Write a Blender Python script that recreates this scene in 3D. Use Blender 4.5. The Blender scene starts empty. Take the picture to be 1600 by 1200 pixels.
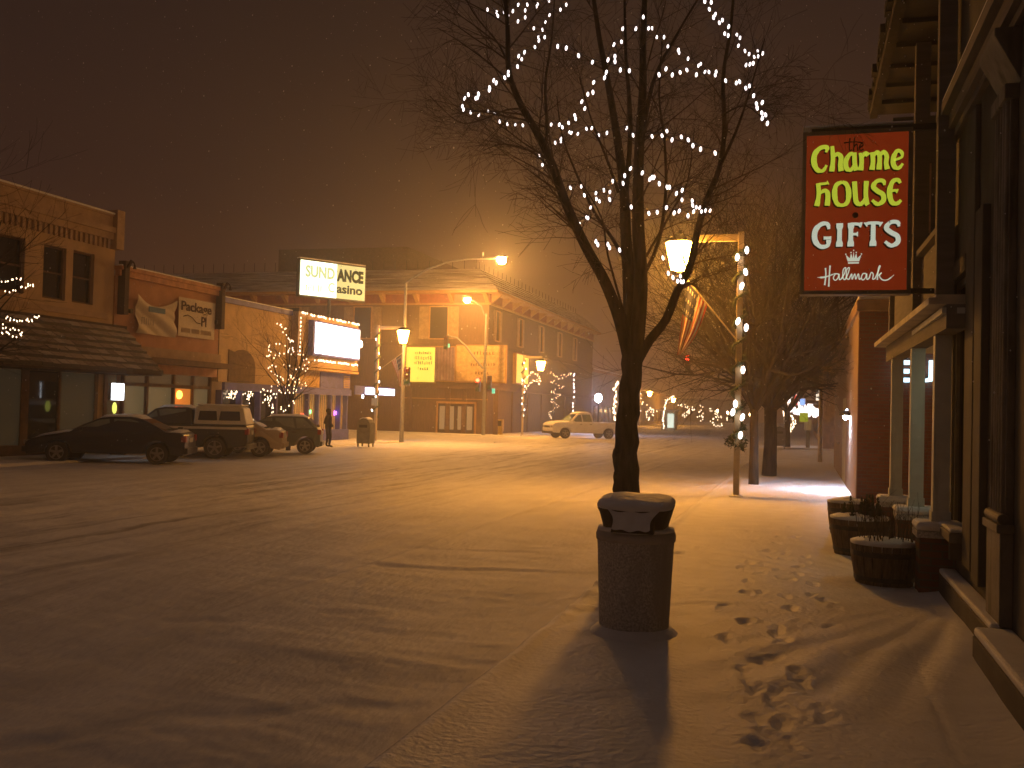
import bpy, bmesh, math, random
import numpy as np
from mathutils import Vector, Matrix
random.seed(7); RNG = np.random.default_rng(11)
SC = bpy.context.scene
COL = SC.collection
PI = math.pi

# ------------------------------------------------------------------ camera
F = 1555.0; H = 1.9; YAW = math.atan(455/1555); PITCH = math.atan(40/1555); ROLL = .026
_f = Vector((-math.sin(YAW)*math.cos(PITCH), math.cos(YAW)*math.cos(PITCH), math.sin(PITCH)))
_r0 = Vector((math.cos(YAW), math.sin(YAW), 0)); _u0 = _r0.cross(_f)
_r = _r0*math.cos(ROLL) + _u0*math.sin(ROLL); _u = _u0*math.cos(ROLL) - _r0*math.sin(ROLL)
CAMP = Vector((0, 0, H))
cam = bpy.data.objects.new('camera', bpy.data.cameras.new('camera')); COL.objects.link(cam)
cam.data.sensor_width = 36; cam.data.lens = F/1600*36
cam.data.clip_start = .1; cam.data.clip_end = 3000
cam.matrix_world = Matrix.Translation(CAMP) @ Matrix((_r, _u, -_f)).transposed().to_4x4()
SC.camera = cam
def ray(x, y): return _f + _r*((x-800)/F) - _u*((y-600)/F)
def G(x, y, z=0.): d = ray(x, y); return CAMP + d*((z-H)/d.z)
def AT(x, y, Y): d = ray(x, y); return CAMP + d*(Y/d.y)
def AX(x, y, X): d = ray(x, y); return CAMP + d*(X/d.x)

# ------------------------------------------------------------------ world: a snow-clouded town sky at night
w = bpy.data.worlds.new('World'); SC.world = w; w.use_nodes = True
nt = w.node_tree; nt.nodes.clear()
wo = nt.nodes.new('ShaderNodeOutputWorld'); bg = nt.nodes.new('ShaderNodeBackground')
tc = nt.nodes.new('ShaderNodeTexCoord'); sx = nt.nodes.new('ShaderNodeSeparateXYZ')
cr = nt.nodes.new('ShaderNodeValToRGB')
nt.links.new(tc.outputs['Generated'], sx.inputs[0]); nt.links.new(sx.outputs['Z'], cr.inputs[0])
nt.links.new(cr.outputs[0], bg.inputs[0]); nt.links.new(bg.outputs[0], wo.inputs[0])
e = cr.color_ramp.elements
e[0].position = 0.0; e[0].color = (.15, .050, .015, 1)
e[1].position = 1.; e[1].color = (.085, .056, .046, 1)
k = e.new(.42); k.color = (.028, .016, .0125, 1)
k = e.new(.2); k.color = (.048, .021, .014, 1)
k = e.new(.62); k.color = (.072, .048, .040, 1)  # this stop and the zenith: unseen overhead sky brightened to add soft fill
bg.inputs[1].default_value = .68
vs = SC.view_settings
SC.display_settings.display_device = 'sRGB'
vs.view_transform = 'Standard'; vs.look = 'None'; vs.gamma = 1; vs.use_curve_mapping = False; vs.exposure = 0
cy = SC.cycles
cy.use_denoising = True; cy.max_bounces = 5; cy.diffuse_bounces = 3; cy.glossy_bounces = 2; cy.volume_bounces = 1
cy.transmission_bounces = 3; cy.transparent_max_bounces = 6; cy.sample_clamp_indirect = 2.0
cy.caustics_reflective = False; cy.caustics_refractive = False
SC.render.film_transparent = False

# ------------------------------------------------------------------ helpers
ORG = {}
def MAT(name, col, rough=.8, var=.18, scale=4., bump=.0, metal=0., spec=.4, col2=None, stretch=None):
    m = bpy.data.materials.new(name); m.use_nodes = True; n = m.node_tree; b = n.nodes['Principled BSDF']
    b.inputs['Roughness'].default_value = rough; b.inputs['Metallic'].default_value = metal
    b.inputs['Specular IOR Level'].default_value = spec
    t = n.nodes.new('ShaderNodeTexCoord'); no = n.nodes.new('ShaderNodeTexNoise')
    no.inputs['Scale'].default_value = scale; no.inputs['Detail'].default_value = 6
    mp = n.nodes.new('ShaderNodeMapping'); n.links.new(t.outputs['Object'], mp.inputs[0]); n.links.new(mp.outputs[0], no.inputs['Vector'])
    if stretch: mp.inputs['Scale'].default_value = stretch
    r = n.nodes.new('ShaderNodeValToRGB'); n.links.new(no.outputs['Fac'], r.inputs[0]); n.links.new(r.outputs[0], b.inputs['Base Color'])
    c1 = [max(0, c*(1-var)) for c in col]; c2 = col2 or [min(1, c*(1+var)) for c in col]
    r.color_ramp.elements[0].color = (*c1, 1); r.color_ramp.elements[1].color = (*c2, 1)
    r.color_ramp.elements[0].position = .35; r.color_ramp.elements[1].position = .65
    if bump:
        bu = n.nodes.new('ShaderNodeBump'); bu.inputs['Strength'].default_value = bump; bu.inputs['Distance'].default_value = .02
        n2 = n.nodes.new('ShaderNodeTexNoise'); n2.inputs['Scale'].default_value = scale*6; n2.inputs['Detail'].default_value = 5
        n.links.new(mp.outputs[0], n2.inputs['Vector']); n.links.new(n2.outputs['Fac'], bu.inputs['Height']); n.links.new(bu.outputs[0], b.inputs['Normal'])
    return m
def EMI(name, col, s, sample=True):
    m = bpy.data.materials.new(name); m.use_nodes = True; n = m.node_tree; b = n.nodes['Principled BSDF']
    b.inputs['Base Color'].default_value = (*[min(.8, c*.5) for c in col], 1); b.inputs['Emission Color'].default_value = (*col, 1)
    b.inputs['Emission Strength'].default_value = s
    if not sample: m.cycles.emission_sampling = 'NONE'
    return m
def BRICK(name, c1, c2, mortar, scale=1., rot=None):
    m = bpy.data.materials.new(name); m.use_nodes = True; n = m.node_tree; b = n.nodes['Principled BSDF']
    t = n.nodes.new('ShaderNodeTexCoord'); mp = n.nodes.new('ShaderNodeMapping'); mp.inputs['Rotation'].default_value = rot or (PI/2, 0, 0)
    br = n.nodes.new('ShaderNodeTexBrick'); n.links.new(t.outputs['Object'], mp.inputs[0]); n.links.new(mp.outputs[0], br.inputs[0])
    br.inputs['Color1'].default_value = (*c1, 1); br.inputs['Color2'].default_value = (*c2, 1); br.inputs['Mortar'].default_value = (*mortar, 1)
    br.inputs['Scale'].default_value = scale; br.inputs['Brick Width'].default_value = .23; br.inputs['Row Height'].default_value = .08
    br.inputs['Mortar Size'].default_value = .009
    bu = n.nodes.new('ShaderNodeBump'); bu.inputs['Strength'].default_value = .5; bu.inputs['Distance'].default_value = .01; bu.invert = True
    n.links.new(br.outputs['Fac'], bu.inputs['Height']); n.links.new(bu.outputs[0], b.inputs['Normal'])
    n.links.new(br.outputs['Color'], b.inputs['Base Color']); b.inputs['Roughness'].default_value = .85
    return m
class MB:
    def __init__(s): s.v = []; s.f = []; s.m = []
    def add(s, vs, fs, mi=0):
        b = len(s.v); s.v += [Vector(p) for p in vs]; s.f += [tuple(b+i for i in f) for f in fs]; s.m += [mi]*len(fs); return s
    def box(s, x0, x1, y0, y1, z0, z1, mi=0):
        x0, x1 = sorted((x0, x1)); y0, y1 = sorted((y0, y1)); z0, z1 = sorted((z0, z1))
        return s.add([(x0,y0,z0),(x1,y0,z0),(x1,y1,z0),(x0,y1,z0),(x0,y0,z1),(x1,y0,z1),(x1,y1,z1),(x0,y1,z1)],
                     [(0,3,2,1),(4,5,6,7),(0,1,5,4),(1,2,6,5),(2,3,7,6),(3,0,4,7)], mi)
    def obox(s, c, u, v, wv, mi=0):   # oriented box: centre, half vectors
        c = Vector(c); u = Vector(u); v = Vector(v); wv = Vector(wv)
        if u.cross(v).dot(wv) < 0: u = -u
        P = [c+a*u+b*v+d*wv for d in (-1, 1) for (a, b) in ((-1,-1),(1,-1),(1,1),(-1,1))]
        return s.add(P, [(0,3,2,1),(4,5,6,7),(0,1,5,4),(1,2,6,5),(2,3,7,6),(3,0,4,7)], mi)
    def beam(s, a, b, w, h, mi=0):
        a = Vector(a); b = Vector(b); d = b-a; up = Vector((0,0,1)) if abs(d.normalized().z) < .9 else Vector((1,0,0))
        sd = d.cross(up).normalized(); uu = sd.cross(d).normalized()
        return s.obox((a+b)/2, d/2, sd*w/2, uu*h/2, mi)
    def tube(s, pts, rad, n=8, cap=True, mi=0):
        pts = [Vector(p) for p in pts]
        if not isinstance(rad, (list, tuple)): rad = [rad]*len(pts)
        vs = []; fs = []; prev = None
        for i, p in enumerate(pts):
            d = (pts[min(i+1, len(pts)-1)] - pts[max(i-1, 0)])
            d = d.normalized() if d.length > 1e-9 else Vector((0,0,1))
            if prev is None:
                a = Vector((1,0,0)) if abs(d.x) < .8 else Vector((0,1,0)); a = (a - d*a.dot(d)).normalized()
            else:
                a = (prev - d*prev.dot(d)); a = a.normalized() if a.length > 1e-6 else prev
            prev = a; bb = d.cross(a)
            for k in range(n):
                t = 2*PI*k/n; vs.append(p + (a*math.cos(t)+bb*math.sin(t))*rad[i])
        for i in range(len(pts)-1):
            for k in range(n):
                fs.append((i*n+k, i*n+(k+1)%n, (i+1)*n+(k+1)%n, (i+1)*n+k))
        if cap: fs += [tuple(range(n-1, -1, -1)), tuple((len(pts)-1)*n+k for k in range(n))]
        return s.add(vs, fs, mi)
    def lathe(s, prof, c=(0,0,0), n=24, ax='z', mi=0, ph=0., cap=True):   # prof: (r, h)
        c = Vector(c); vs = []; fs = []
        for r, h in prof:
            for k in range(n):
                t = 2*PI*k/n + ph; a, b = r*math.cos(t), r*math.sin(t)
                vs.append(c + (Vector((a,b,h)) if ax == 'z' else Vector((a,h,b)) if ax == 'y' else Vector((h,a,b))))
        for i in range(len(prof)-1):
            for k in range(n): 
                q = (i*n+k, i*n+(k+1)%n, (i+1)*n+(k+1)%n, (i+1)*n+k); fs.append(q if ax != 'y' else q[::-1])
        if cap: fs += [tuple(range(n-1, -1, -1)), tuple((len(prof)-1)*n+k for k in range(n))]
        return s.add(vs, fs, mi)
    def ball(s, c, rx, ry=None, rz=None, n=8, m=5, mi=0):
        ry = ry or rx; rz = rz or rx; c = Vector(c); vs = [c+Vector((0,0,-rz))]; fs = []
        for i in range(1, m):
            a = -PI/2+PI*i/m
            for k in range(n):
                t = 2*PI*k/n; vs.append(c+Vector((rx*math.cos(a)*math.cos(t), ry*math.cos(a)*math.sin(t), rz*math.sin(a))))
        vs.append(c+Vector((0,0,rz))); L = len(vs)-1
        for k in range(n): fs.append((0, 1+(k+1)%n, 1+k)); fs.append((L, 1+(m-2)*n+k, 1+(m-2)*n+(k+1)%n))
        for i in range(m-2):
            for k in range(n): fs.append((1+i*n+k, 1+i*n+(k+1)%n, 1+(i+1)*n+(k+1)%n, 1+(i+1)*n+k))
        return s.add(vs, fs, mi)
    def poly(s, pts, ext, mi=0):      # prism: polygon pts extruded by vector
        pts = [Vector(p) for p in pts]; ext = Vector(ext); n = len(pts)
        nrm = Vector((0,0,0))
        for i in range(n): nrm += pts[i].cross(pts[(i+1)%n])
        if nrm.dot(ext) > 0: pts = pts[::-1]
        return s.add(pts+[p+ext for p in pts], [tuple(range(n)), tuple(range(2*n-1, n-1, -1))]+[((i+1)%n, i, i+n, (i+1)%n+n) for i in range(n)], mi)
    def build(s, name, mat, parent=None, local=False, smooth=False, bevel=0.):
        off = Vector((0,0,0)) if (parent is None or local) else ORG[parent.name]
        me = bpy.data.meshes.new(name); me.from_pydata([tuple(p-off) for p in s.v], [], s.f)
        ms = mat if isinstance(mat, (list, tuple)) else [mat]
        for m_ in ms: me.materials.append(m_)
        if len(ms) > 1: me.polygons.foreach_set('material_index', s.m)
        if smooth: me.polygons.foreach_set('use_smooth', [True]*len(me.polygons))
        me.update()
        o = bpy.data.objects.new(name, me); COL.objects.link(o)
        if parent is not None: o.parent = parent
        ORG[o.name] = off
        if bevel:
            b = o.modifiers.new('b', 'BEVEL'); b.width = bevel; b.segments = 2; b.limit_method = 'ANGLE'; b.angle_limit = .6
        return o
def tag(o, label, cat, group=None, kind=None):
    if label: o['label'] = label
    if cat: o['category'] = cat
    if group: o['group'] = group
    if kind: o['kind'] = kind
    return o
def thing(name, label, cat, loc=(0,0,0), rz=0., group=None):
    o = bpy.data.objects.new(name, None); COL.objects.link(o); o.location = loc; o.rotation_euler = (0,0,rz); o.empty_display_size = .1
    ORG[o.name] = Vector(loc); return tag(o, label, cat, group)
def copy_tree(o, parent=None, loc=None, rz=None, scale=None, label=None):
    c = o.copy(); COL.objects.link(c); ORG[c.name] = ORG.get(o.name, Vector((0,0,0)))
    if parent is not None: c.parent = parent
    if loc is not None: c.location = loc; ORG[c.name] = Vector(loc)
    if rz is not None: c.rotation_euler = (0,0,rz)
    if scale is not None: c.scale = scale
    if label: c['label'] = label
    for ch in list(o.children): copy_tree(ch, c)
    return c
def text_mesh(txt, ll, u, v, W, Hh, thick=.01, bold=0.):
    """text fitted into a W x Hh rectangle whose lower-left is ll, along unit vectors u, v; stands proud along u x v"""
    cu = bpy.data.curves.new('t', 'FONT'); cu.body = txt; cu.extrude = .5; cu.offset = bold; cu.resolution_u = 3
    o = bpy.data.objects.new('t', cu); COL.objects.link(o)
    dg = bpy.context.evaluated_depsgraph_get(); dg.update()
    me = bpy.data.meshes.new_from_object(o.evaluated_get(dg)); bpy.data.objects.remove(o)
    co = [p.co.copy() for p in me.vertices]; fs = [tuple(p.vertices) for p in me.polygons]
    x0 = min(c.x for c in co); x1 = max(c.x for c in co); y0 = min(c.y for c in co); y1 = max(c.y for c in co)
    u = Vector(u).normalized(); v = Vector(v).normalized(); nn = u.cross(v); mb = MB()
    mb.add([Vector(ll)+u*((c.x-x0)/(x1-x0)*W)+v*((c.y-y0)/(y1-y0)*Hh)+nn*((c.z+.5)*thick) for c in co], fs)
    bpy.data.meshes.remove(me); return mb

def marks(ll, u, v, W, Hh, n_, thick=.01):
    mb = MB(); u = Vector(u).normalized(); v = Vector(v).normalized(); nn = u.cross(v); ll = Vector(ll); x = 0.; st = W/n_
    while x < W-st*.5:
        w_ = st*random.uniform(.25, .5); h_ = Hh*random.uniform(.55, 1.)
        mb.obox(ll+u*(x+w_/2)+v*h_/2+nn*thick/2, u*w_/2, v*h_/2, nn*thick/2)
        if random.random() < .5: mb.obox(ll+u*(x+st*.45)+v*(h_*random.choice((.1, .5, .9)))+nn*thick*.55, u*st*.3, v*Hh*.07, nn*thick*.52)
        x += st
    return mb
# value noise
_L = RNG.random((256, 256))
def vn(x, y):
    xi = np.floor(x).astype(int); yi = np.floor(y).astype(int); fx = x-xi; fy = y-yi
    fx = fx*fx*(3-2*fx); fy = fy*fy*(3-2*fy)
    a = _L[xi & 255, yi & 255]; b = _L[(xi+1) & 255, yi & 255]; c = _L[xi & 255, (yi+1) & 255]; d = _L[(xi+1) & 255, (yi+1) & 255]
    return (a*(1-fx)+b*fx)*(1-fy)+(c*(1-fx)+d*fx)*fy - .5
def fbm(x, y, o=4):
    r = 0; a = 1
    for i in range(o): r = r + a*vn(x*2**i+17.3*i, y*2**i+9.1*i); a *= .5
    return r

# ------------------------------------------------------------------ materials
SNOW = MAT('snow', (.80, .80, .80), .55, .05, 3, .8, spec=.3)
SNOWG = MAT('trodden_snow', (.74, .73, .72), .6, .10, 1.2, .5, spec=.3)
ROADSNOW = MAT('road_snow', (.74, .73, .72), .6, .08, 1.6, .9, spec=.3, col2=(.80, .79, .78), stretch=(1.2, .5, 1))
def streaks(m, c, lo=.5, hi=.72, sc=(5, 5, .7)):
    n = m.node_tree; b = n.nodes['Principled BSDF']; L = n.links; src = b.inputs['Base Color'].links[0].from_socket
    t = n.nodes.new('ShaderNodeTexCoord'); mp = n.nodes.new('ShaderNodeMapping'); mp.inputs['Scale'].default_value = sc; no = n.nodes.new('ShaderNodeTexNoise'); no.inputs['Scale'].default_value = 1.; no.inputs['Detail'].default_value = 6
    L.new(t.outputs['Object'], mp.inputs[0]); L.new(mp.outputs[0], no.inputs['Vector']); th = n.nodes.new('ShaderNodeValToRGB'); th.color_ramp.elements[0].position = lo; th.color_ramp.elements[0].color = (0,0,0,1); th.color_ramp.elements[1].position = hi; L.new(no.outputs['Fac'], th.inputs[0])
    mx = n.nodes.new('ShaderNodeMixRGB'); mx.inputs[2].default_value = (*c, 1); L.new(th.outputs[0], mx.inputs[0]); L.new(src, mx.inputs[1]); L.new(mx.outputs[0], b.inputs['Base Color'])
def wear(m):
    n = m.node_tree; b = n.nodes['Principled BSDF']; L = n.links; src = b.inputs['Base Color'].links[0].from_socket
    t = n.nodes.new('ShaderNodeTexCoord'); mp = n.nodes.new('ShaderNodeMapping'); mp.inputs['Scale'].default_value = (2.6, .16, 1); no = n.nodes.new('ShaderNodeTexNoise'); no.inputs['Scale'].default_value = 1.; no.inputs['Detail'].default_value = 7; no.inputs['Roughness'].default_value = .7
    L.new(t.outputs['Object'], mp.inputs[0]); L.new(mp.outputs[0], no.inputs['Vector'])
    sx_ = n.nodes.new('ShaderNodeSeparateXYZ'); L.new(t.outputs['Object'], sx_.inputs[0])
    lane = n.nodes.new('ShaderNodeValToRGB'); mr = n.nodes.new('ShaderNodeMapRange'); mr.inputs['From Min'].default_value = -17; mr.inputs['From Max'].default_value = -6; L.new(sx_.outputs['X'], mr.inputs['Value']); L.new(mr.outputs[0], lane.inputs[0])
    le = lane.color_ramp.elements; le[0].position = 0; le[0].color = (0,0,0,1); le[1].position = 1; le[1].color = (0,0,0,1); q = le.new(.3); q.color = (1,1,1,1); q = le.new(.7); q.color = (1,1,1,1)
    th = n.nodes.new('ShaderNodeValToRGB'); th.color_ramp.elements[0].position = .50; th.color_ramp.elements[0].color = (0,0,0,1); th.color_ramp.elements[1].position = .66; L.new(no.outputs['Fac'], th.inputs[0])
    mu = n.nodes.new('ShaderNodeMath'); mu.operation = 'MULTIPLY'; L.new(th.outputs[0], mu.inputs[0]); L.new(lane.outputs[0], mu.inputs[1])
    mx = n.nodes.new('ShaderNodeMixRGB'); mx.inputs[2].default_value = (.34, .33, .32, 1); L.new(mu.outputs[0], mx.inputs[0]); L.new(src, mx.inputs[1]); L.new(mx.outputs[0], b.inputs['Base Color'])
wear(ROADSNOW)
CARG = MAT('car_glass', (.16, .20, .165), .35, .25, 2, spec=.6)  # pale green base stands in for lit shops seen through clear glass
BARK = MAT('bark', (.05, .037, .028), .95, .45, 6, .9, stretch=(3, 3, .5))
TWIG = MAT('twig', (.085, .062, .045), .9, .3, 8)
TWIGD = MAT('dark_twig', (.024, .018, .015), .95, .3, 8)
CONC = MAT('pebbled_concrete', (.60, .59, .57), .95, .3, 60, .6)
CREAM = MAT('cream_stucco', (.50, .36, .22), .9, .1, 2, .1)
CREAMD = MAT('cream_trim', (.42, .30, .20), .85, .12, 3)
ORANGE = MAT('salmon_stucco', (.50, .27, .16), .9, .1, 2, .1)
YELLOW = MAT('yellow_stucco', (.60, .43, .22), .9, .12, 1.5, .1)
BROWN = MAT('brown_paint', (.13, .075, .045), .8, .2, 5)
DARK = MAT('dark_paint', (.03, .025, .022), .6, .2, 5)
DARKWOOD = MAT('dark_wood', (.06, .04, .03), .85, .3, 6, .3, stretch=(1, 1, 6))
BLUE = MAT('blue_paint', (.10, .11, .42), .6, .15, 3)
TAN = MAT('tan_siding', (.46, .32, .17), .85, .1, 2)
SHINGLE = MAT('cedar_shingle', (.24, .20, .17), .95, .25, 20, .4)
GLASS = MAT('dark_glass', (.02, .022, .024), .08, .1, 2, spec=.9)
POSTM = MAT('post_paint', (.52, .42, .26), .6, .12, 5)
BLACKM = MAT('black_metal', (.03, .03, .03), .45, .2, 6, metal=.3)
GREYM = MAT('grey_metal', (.28, .28, .27), .5, .15, 8, metal=.4)
SIDING = MAT('siding_paint', (.185, .165, .15), .85, .12, 2, stretch=(1, 1, 9))
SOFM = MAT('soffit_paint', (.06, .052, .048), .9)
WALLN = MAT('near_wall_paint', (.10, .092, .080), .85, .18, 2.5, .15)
PILM = MAT('pilaster_paint', (.22, .20, .165), .7, .2, 3, .3)
WHITEP = MAT('white_paint', (.66, .68, .60), .6, .06, 6)
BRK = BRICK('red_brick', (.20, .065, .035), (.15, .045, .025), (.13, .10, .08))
BRKX = BRICK('red_brick_lit_side', (.36, .13, .065), (.29, .10, .05), (.24, .17, .12), rot=(PI/2, 0, PI/2))  # same brick in lighter colours, lamplight on the street face painted in
BRKP = BRICK('pier_brick', (.20, .08, .045), (.14, .055, .035), (.11, .09, .07))
SUNW = MAT('brown_board_siding', (.15, .095, .055), .85, .22, 3, .2, stretch=(6, 6, .4))
TRIMO = MAT('ochre_trim', (.45, .26, .10), .8, .1, 3)
REDT = MAT('red_brown_panel', (.30, .09, .04), .8, .15, 3)
WOODB = MAT('barrel_stave', (.12, .085, .055), .9, .35, 5, .4, stretch=(8, 8, 1))
GREEN = MAT('fir_green', (.035, .055, .025), .9, .4, 14)
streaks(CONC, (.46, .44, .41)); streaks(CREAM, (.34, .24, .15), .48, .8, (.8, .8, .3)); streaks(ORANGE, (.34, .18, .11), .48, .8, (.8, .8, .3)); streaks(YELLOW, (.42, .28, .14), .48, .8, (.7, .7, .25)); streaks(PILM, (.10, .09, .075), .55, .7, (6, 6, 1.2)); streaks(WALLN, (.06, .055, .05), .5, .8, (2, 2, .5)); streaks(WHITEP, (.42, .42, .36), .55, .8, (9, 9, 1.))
LANT = EMI('sodium_lamp_glass', (1., .395, .05), 300)
LENS = EMI('sodium_lamp_lens', (1., .40, .05), 1000)
COBRA = EMI('streetlight_lens', (1., .44, .10), 1900)
BULB = EMI('fairy_bulb', (1., .86, .84), 3.2, False)
BULBW = EMI('warm_bulb', (1., .72, .45), 6, False)
BULBC = EMI('big_bulb', (1., .88, .80), 6, False)

# ------------------------------------------------------------------ ground: one sheet of snow, then the raised pavements
def spacing(a, b, f):
    r = [a]
    while r[-1] < b: r.append(r[-1]+f(r[-1]))
    r[-1] = b; return np.array(r)
FOOT = []
for (x, y) in [(600,335),(612,372),(640,410),(655,305),(715,290),(700,465),(745,480),(735,535),(690,575),(650,610),(640,605),(760,600),(880,480),(895,515),(805,350),(800,378),(780,345),(735,235),(715,205),(720,190),(795,160),(765,118),(905,180),(930,118),(945,270),(540,232),(600,165),(525,105),(610,62),(840,70),(700,425),(735,410),(675,300),(630,395),(720,455),(640,510)]:
    FOOT.append((900+x*.4375, 900+y*.4375))
for (x, y) in [(1235,610),(1380,590),(1290,580),(1440,540),(1280,700),(1270,775),(1120,860),(1255,960),(1140,1060),(1000,750),(1520,520),(1350,650),(1470,625),(1370,500),(1340,440),(1470,455),(960,480),(830,515),(1500,1070),(1560,870)]:
    FOOT.append((860+x*.2417, 740+y*.2417))
FOOTW = []
for i, (x, y) in enumerate(FOOT):
    g = G(x, y); FOOTW.append((g.x, g.y, random.uniform(-.5, .5)))
for i in range(46):     # more of the same trail further along
    t = random.random(); FOOTW.append((random.gauss(-.1, .35), 10.5+t*16, random.uniform(-.5, .5)))
def gz(X, Y, base, kind):
    # wind ripples, gouges
    n1 = fbm(X*.35+3, Y*.55, 4)*.035
    if kind == 'street':
        n2 = fbm(X*.9+40, Y*3.2+7+X*.5, 3)*.018*np.exp(-Y/40)
        tr = 0
        for xc, d, wd in ((-7.6, .016, .16), (-9.3, .018, .18), (-11.2, .028, .22), (-12.7, .03, .22), (-14.6, .02, .2), (-5.9, .01, .12)):
            xx = X-xc-.25*np.sin(Y*.05+xc)
            tr = tr - d*np.exp(-(xx/wd)**2)*(1+.8*vn(X*9, Y*2.3)) + d*.5*np.exp(-((np.abs(xx)-wd*2)/(wd*.6))**2)
        churn = np.exp(-((X+12)/2.6)**2)*fbm(X*5, Y*2.5, 3)*.03
        ridge = .02*np.exp(-((X+5.05)/.06)**2) + .012*np.exp(-((X+2.32)/.09)**2)
        z = base+n1+n2+tr+churn+ridge
        for (px, py, ux, uy, dep, wid, ln) in GROOVES:
            dx = X-px; dy = Y-py; a = dx*ux+dy*uy; b = -dx*uy+dy*ux + .08*np.sin(a*1.7+px)
            z = z-dep*np.exp(-(b/wid)**2)*np.exp(-np.abs(a/ln)**6)*(1+.6*vn(X*4, Y*4)) + dep*.4*np.exp(-((b-wid*1.9)/wid)**2)*np.exp(-np.abs(a/ln)**6)
        lift = 1/(1+np.exp((-2.24-X)/.03)); z = z+lift*(-base-.025)*.8
        return z
    # near pavement
    ang = np.arctan2(Y-11.6, X-1.7); rad = np.hypot(Y-11.6, X-1.7)
    rip = np.sin(ang*46+3.5*vn(rad*.9, ang*3))*.5+vn(ang*22, rad*.7)
    n2 = rip*.036*np.exp(-((rad-3.4)/1.7)**2)*np.clip(.5+1.6*vn(X*.8+5, Y*.8), 0, 1)*(X > -4) + fbm(X*1.3+Y*.9, Y*.35-X*.7, 3)*.022*np.exp(-Y/25)
    z = base+n1*.7+n2
    z = z+.02*np.exp(-((X+2.10)/.07)**2)
    z = z+(-.010*np.exp(-((X-.875-.03*vn(Y*3, Y*0))/.022)**2)*(.6+vn(Y*5, Y*0)))/(1+np.exp((Y-9.5)/.1))
    z = z+.06*np.clip((X-1.0)/.5, 0, 1)**2*(Y < 12)
    for (fx, fy, fa) in FOOTW:
        m = (np.abs(X-fx) < .4) & (np.abs(Y-fy) < .4)
        if not m.any(): continue
        dx = X[m]-fx; dy = Y[m]-fy; a = dx*math.sin(fa)+dy*math.cos(fa); b = dx*math.cos(fa)-dy*math.sin(fa)
        q = ((a+.25*b*b/.05)/.118)**2+(b/(.046+.010*np.sign(a)))**2
        z[m] = z[m]-(.009+.011*abs(math.sin(fx*37+fy*11)))*np.exp(-q**1.6*.75)*(1+.5*vn(X[m]*14, Y[m]*14))+.005*np.exp(-((np.sqrt(q)-1.7)/.4)**2)
    for k in range(14):     # scuffed snow where the trunk stands by the kerb
        cx, cy = -1.95+.35*math.sin(k*2.3), 9.5+.35*math.cos(k*1.7)
        z = z-.02*np.exp(-((X-cx)**2+(Y-cy)**2)/.006)
    return z
GROOVES = []
def groove(p0, p1, dep, wid):
    a = G(*p0, -.07); b = G(*p1, -.07); d = (b-a); L = d.length/2; d.normalize(); c = (a+b)/2
    GROOVES.append((c.x, c.y, d.x, d.y, dep, wid, max(L, .3)))
groove((760, 1085), (1045, 1060), .0, .05); groove((555, 882), (885, 900), .015, .085); groove((620, 855), (840, 867), .012, .09); groove((120, 1140), (330, 1118), .011, .13)
groove((370, 1128), (500, 1112), .014, .12); groove((540, 1108), (620, 1120), .012, .1); groove((740, 858), (920, 862), .012, .05)
groove((0, 1170), (140, 1150), .014, .1); groove((270, 975), (330, 973), .010, .09); groove((500, 958), (590, 962), .009, .1); groove((730, 770), (960, 790), .02, .12)
def sheet(name, xs, ys, base, kind, mat, label=None, skirt=0.):
    X, Y = np.meshgrid(xs, ys); Z = gz(X, Y, base, kind) if kind else base+fbm(X*.4, Y*.4, 3)*.03
    nx, ny = len(xs), len(ys); V = np.stack([X, Y, Z], -1).reshape(-1, 3)
    i = np.arange(nx-1)[None, :]+np.arange(ny-1)[:, None]*nx
    Fc = np.stack([i, i+1, i+1+nx, i+nx], -1).reshape(-1, 4)
    if skirt:
        def add(idx):
            nonlocal V, Fc
            b = len(V); S = V[idx].copy(); S[:, 2] = base-skirt; V = np.vstack([V, S]); n = len(idx)
            q = np.stack([idx[:-1], b+np.arange(n-1), b+np.arange(1, n), idx[1:]], -1); Fc = np.vstack([Fc, q])
        ar = np.arange(nx*ny).reshape(ny, nx)
        add(ar[0, :]); add(ar[:, 0][::-1]); add(ar[-1, :][::-1]); add(ar[:, -1])
    me = bpy.data.meshes.new(name); me.vertices.add(len(V)); me.vertices.foreach_set('co', V.ravel())
    me.loops.add(Fc.size); me.loops.foreach_set('vertex_index', Fc.ravel()); me.polygons.add(len(Fc))
    me.polygons.foreach_set('loop_start', np.arange(0, Fc.size, 4)); me.polygons.foreach_set('use_smooth', np.ones(len(Fc), bool))
    me.materials.append(mat); me.update(calc_edges=True); me.validate()
    o = bpy.data.objects.new(name, me); COL.objects.link(o); o['kind'] = 'structure'; 
    if label: o['label'] = label
    return o
xs = np.concatenate([-spacing(16., 300., lambda v: .12+(v-16)*.08)[::-1], -spacing(8., 16., lambda v: .075)[::-1][1:], -spacing(2.15, 8., lambda v: .04)[::-1][1:], [-2.1, -1.9, 0, 4, 12, 40, 120, 300]])
ys = np.concatenate([[-300, -100, -40, -10, 0, 2], spacing(3., 90., lambda v: max(.03, .0065*v)), spacing(90., 300., lambda v: 4.)[1:]])
STREET = sheet('street', xs, ys, -.05, 'street', ROADSNOW, 'snow covered street with faint tyre tracks')
sheet('pavement', np.concatenate([spacing(-2.16, 1.7, lambda v: .026), [2.2, 4, 12]]), np.concatenate([[-20, -5, 1], spacing(2.6, 45.5, lambda v: max(.024, .0045*v))]), 0., 'walk', SNOW, 'snow covered pavement with footprints', .3)
sheet('pavement', spacing(-23.99, -21.1, lambda v: .25), spacing(-20, 50.6, lambda v: .4), .03, '', SNOW, 'snow covered pavement before the parked cars', .2)
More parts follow.
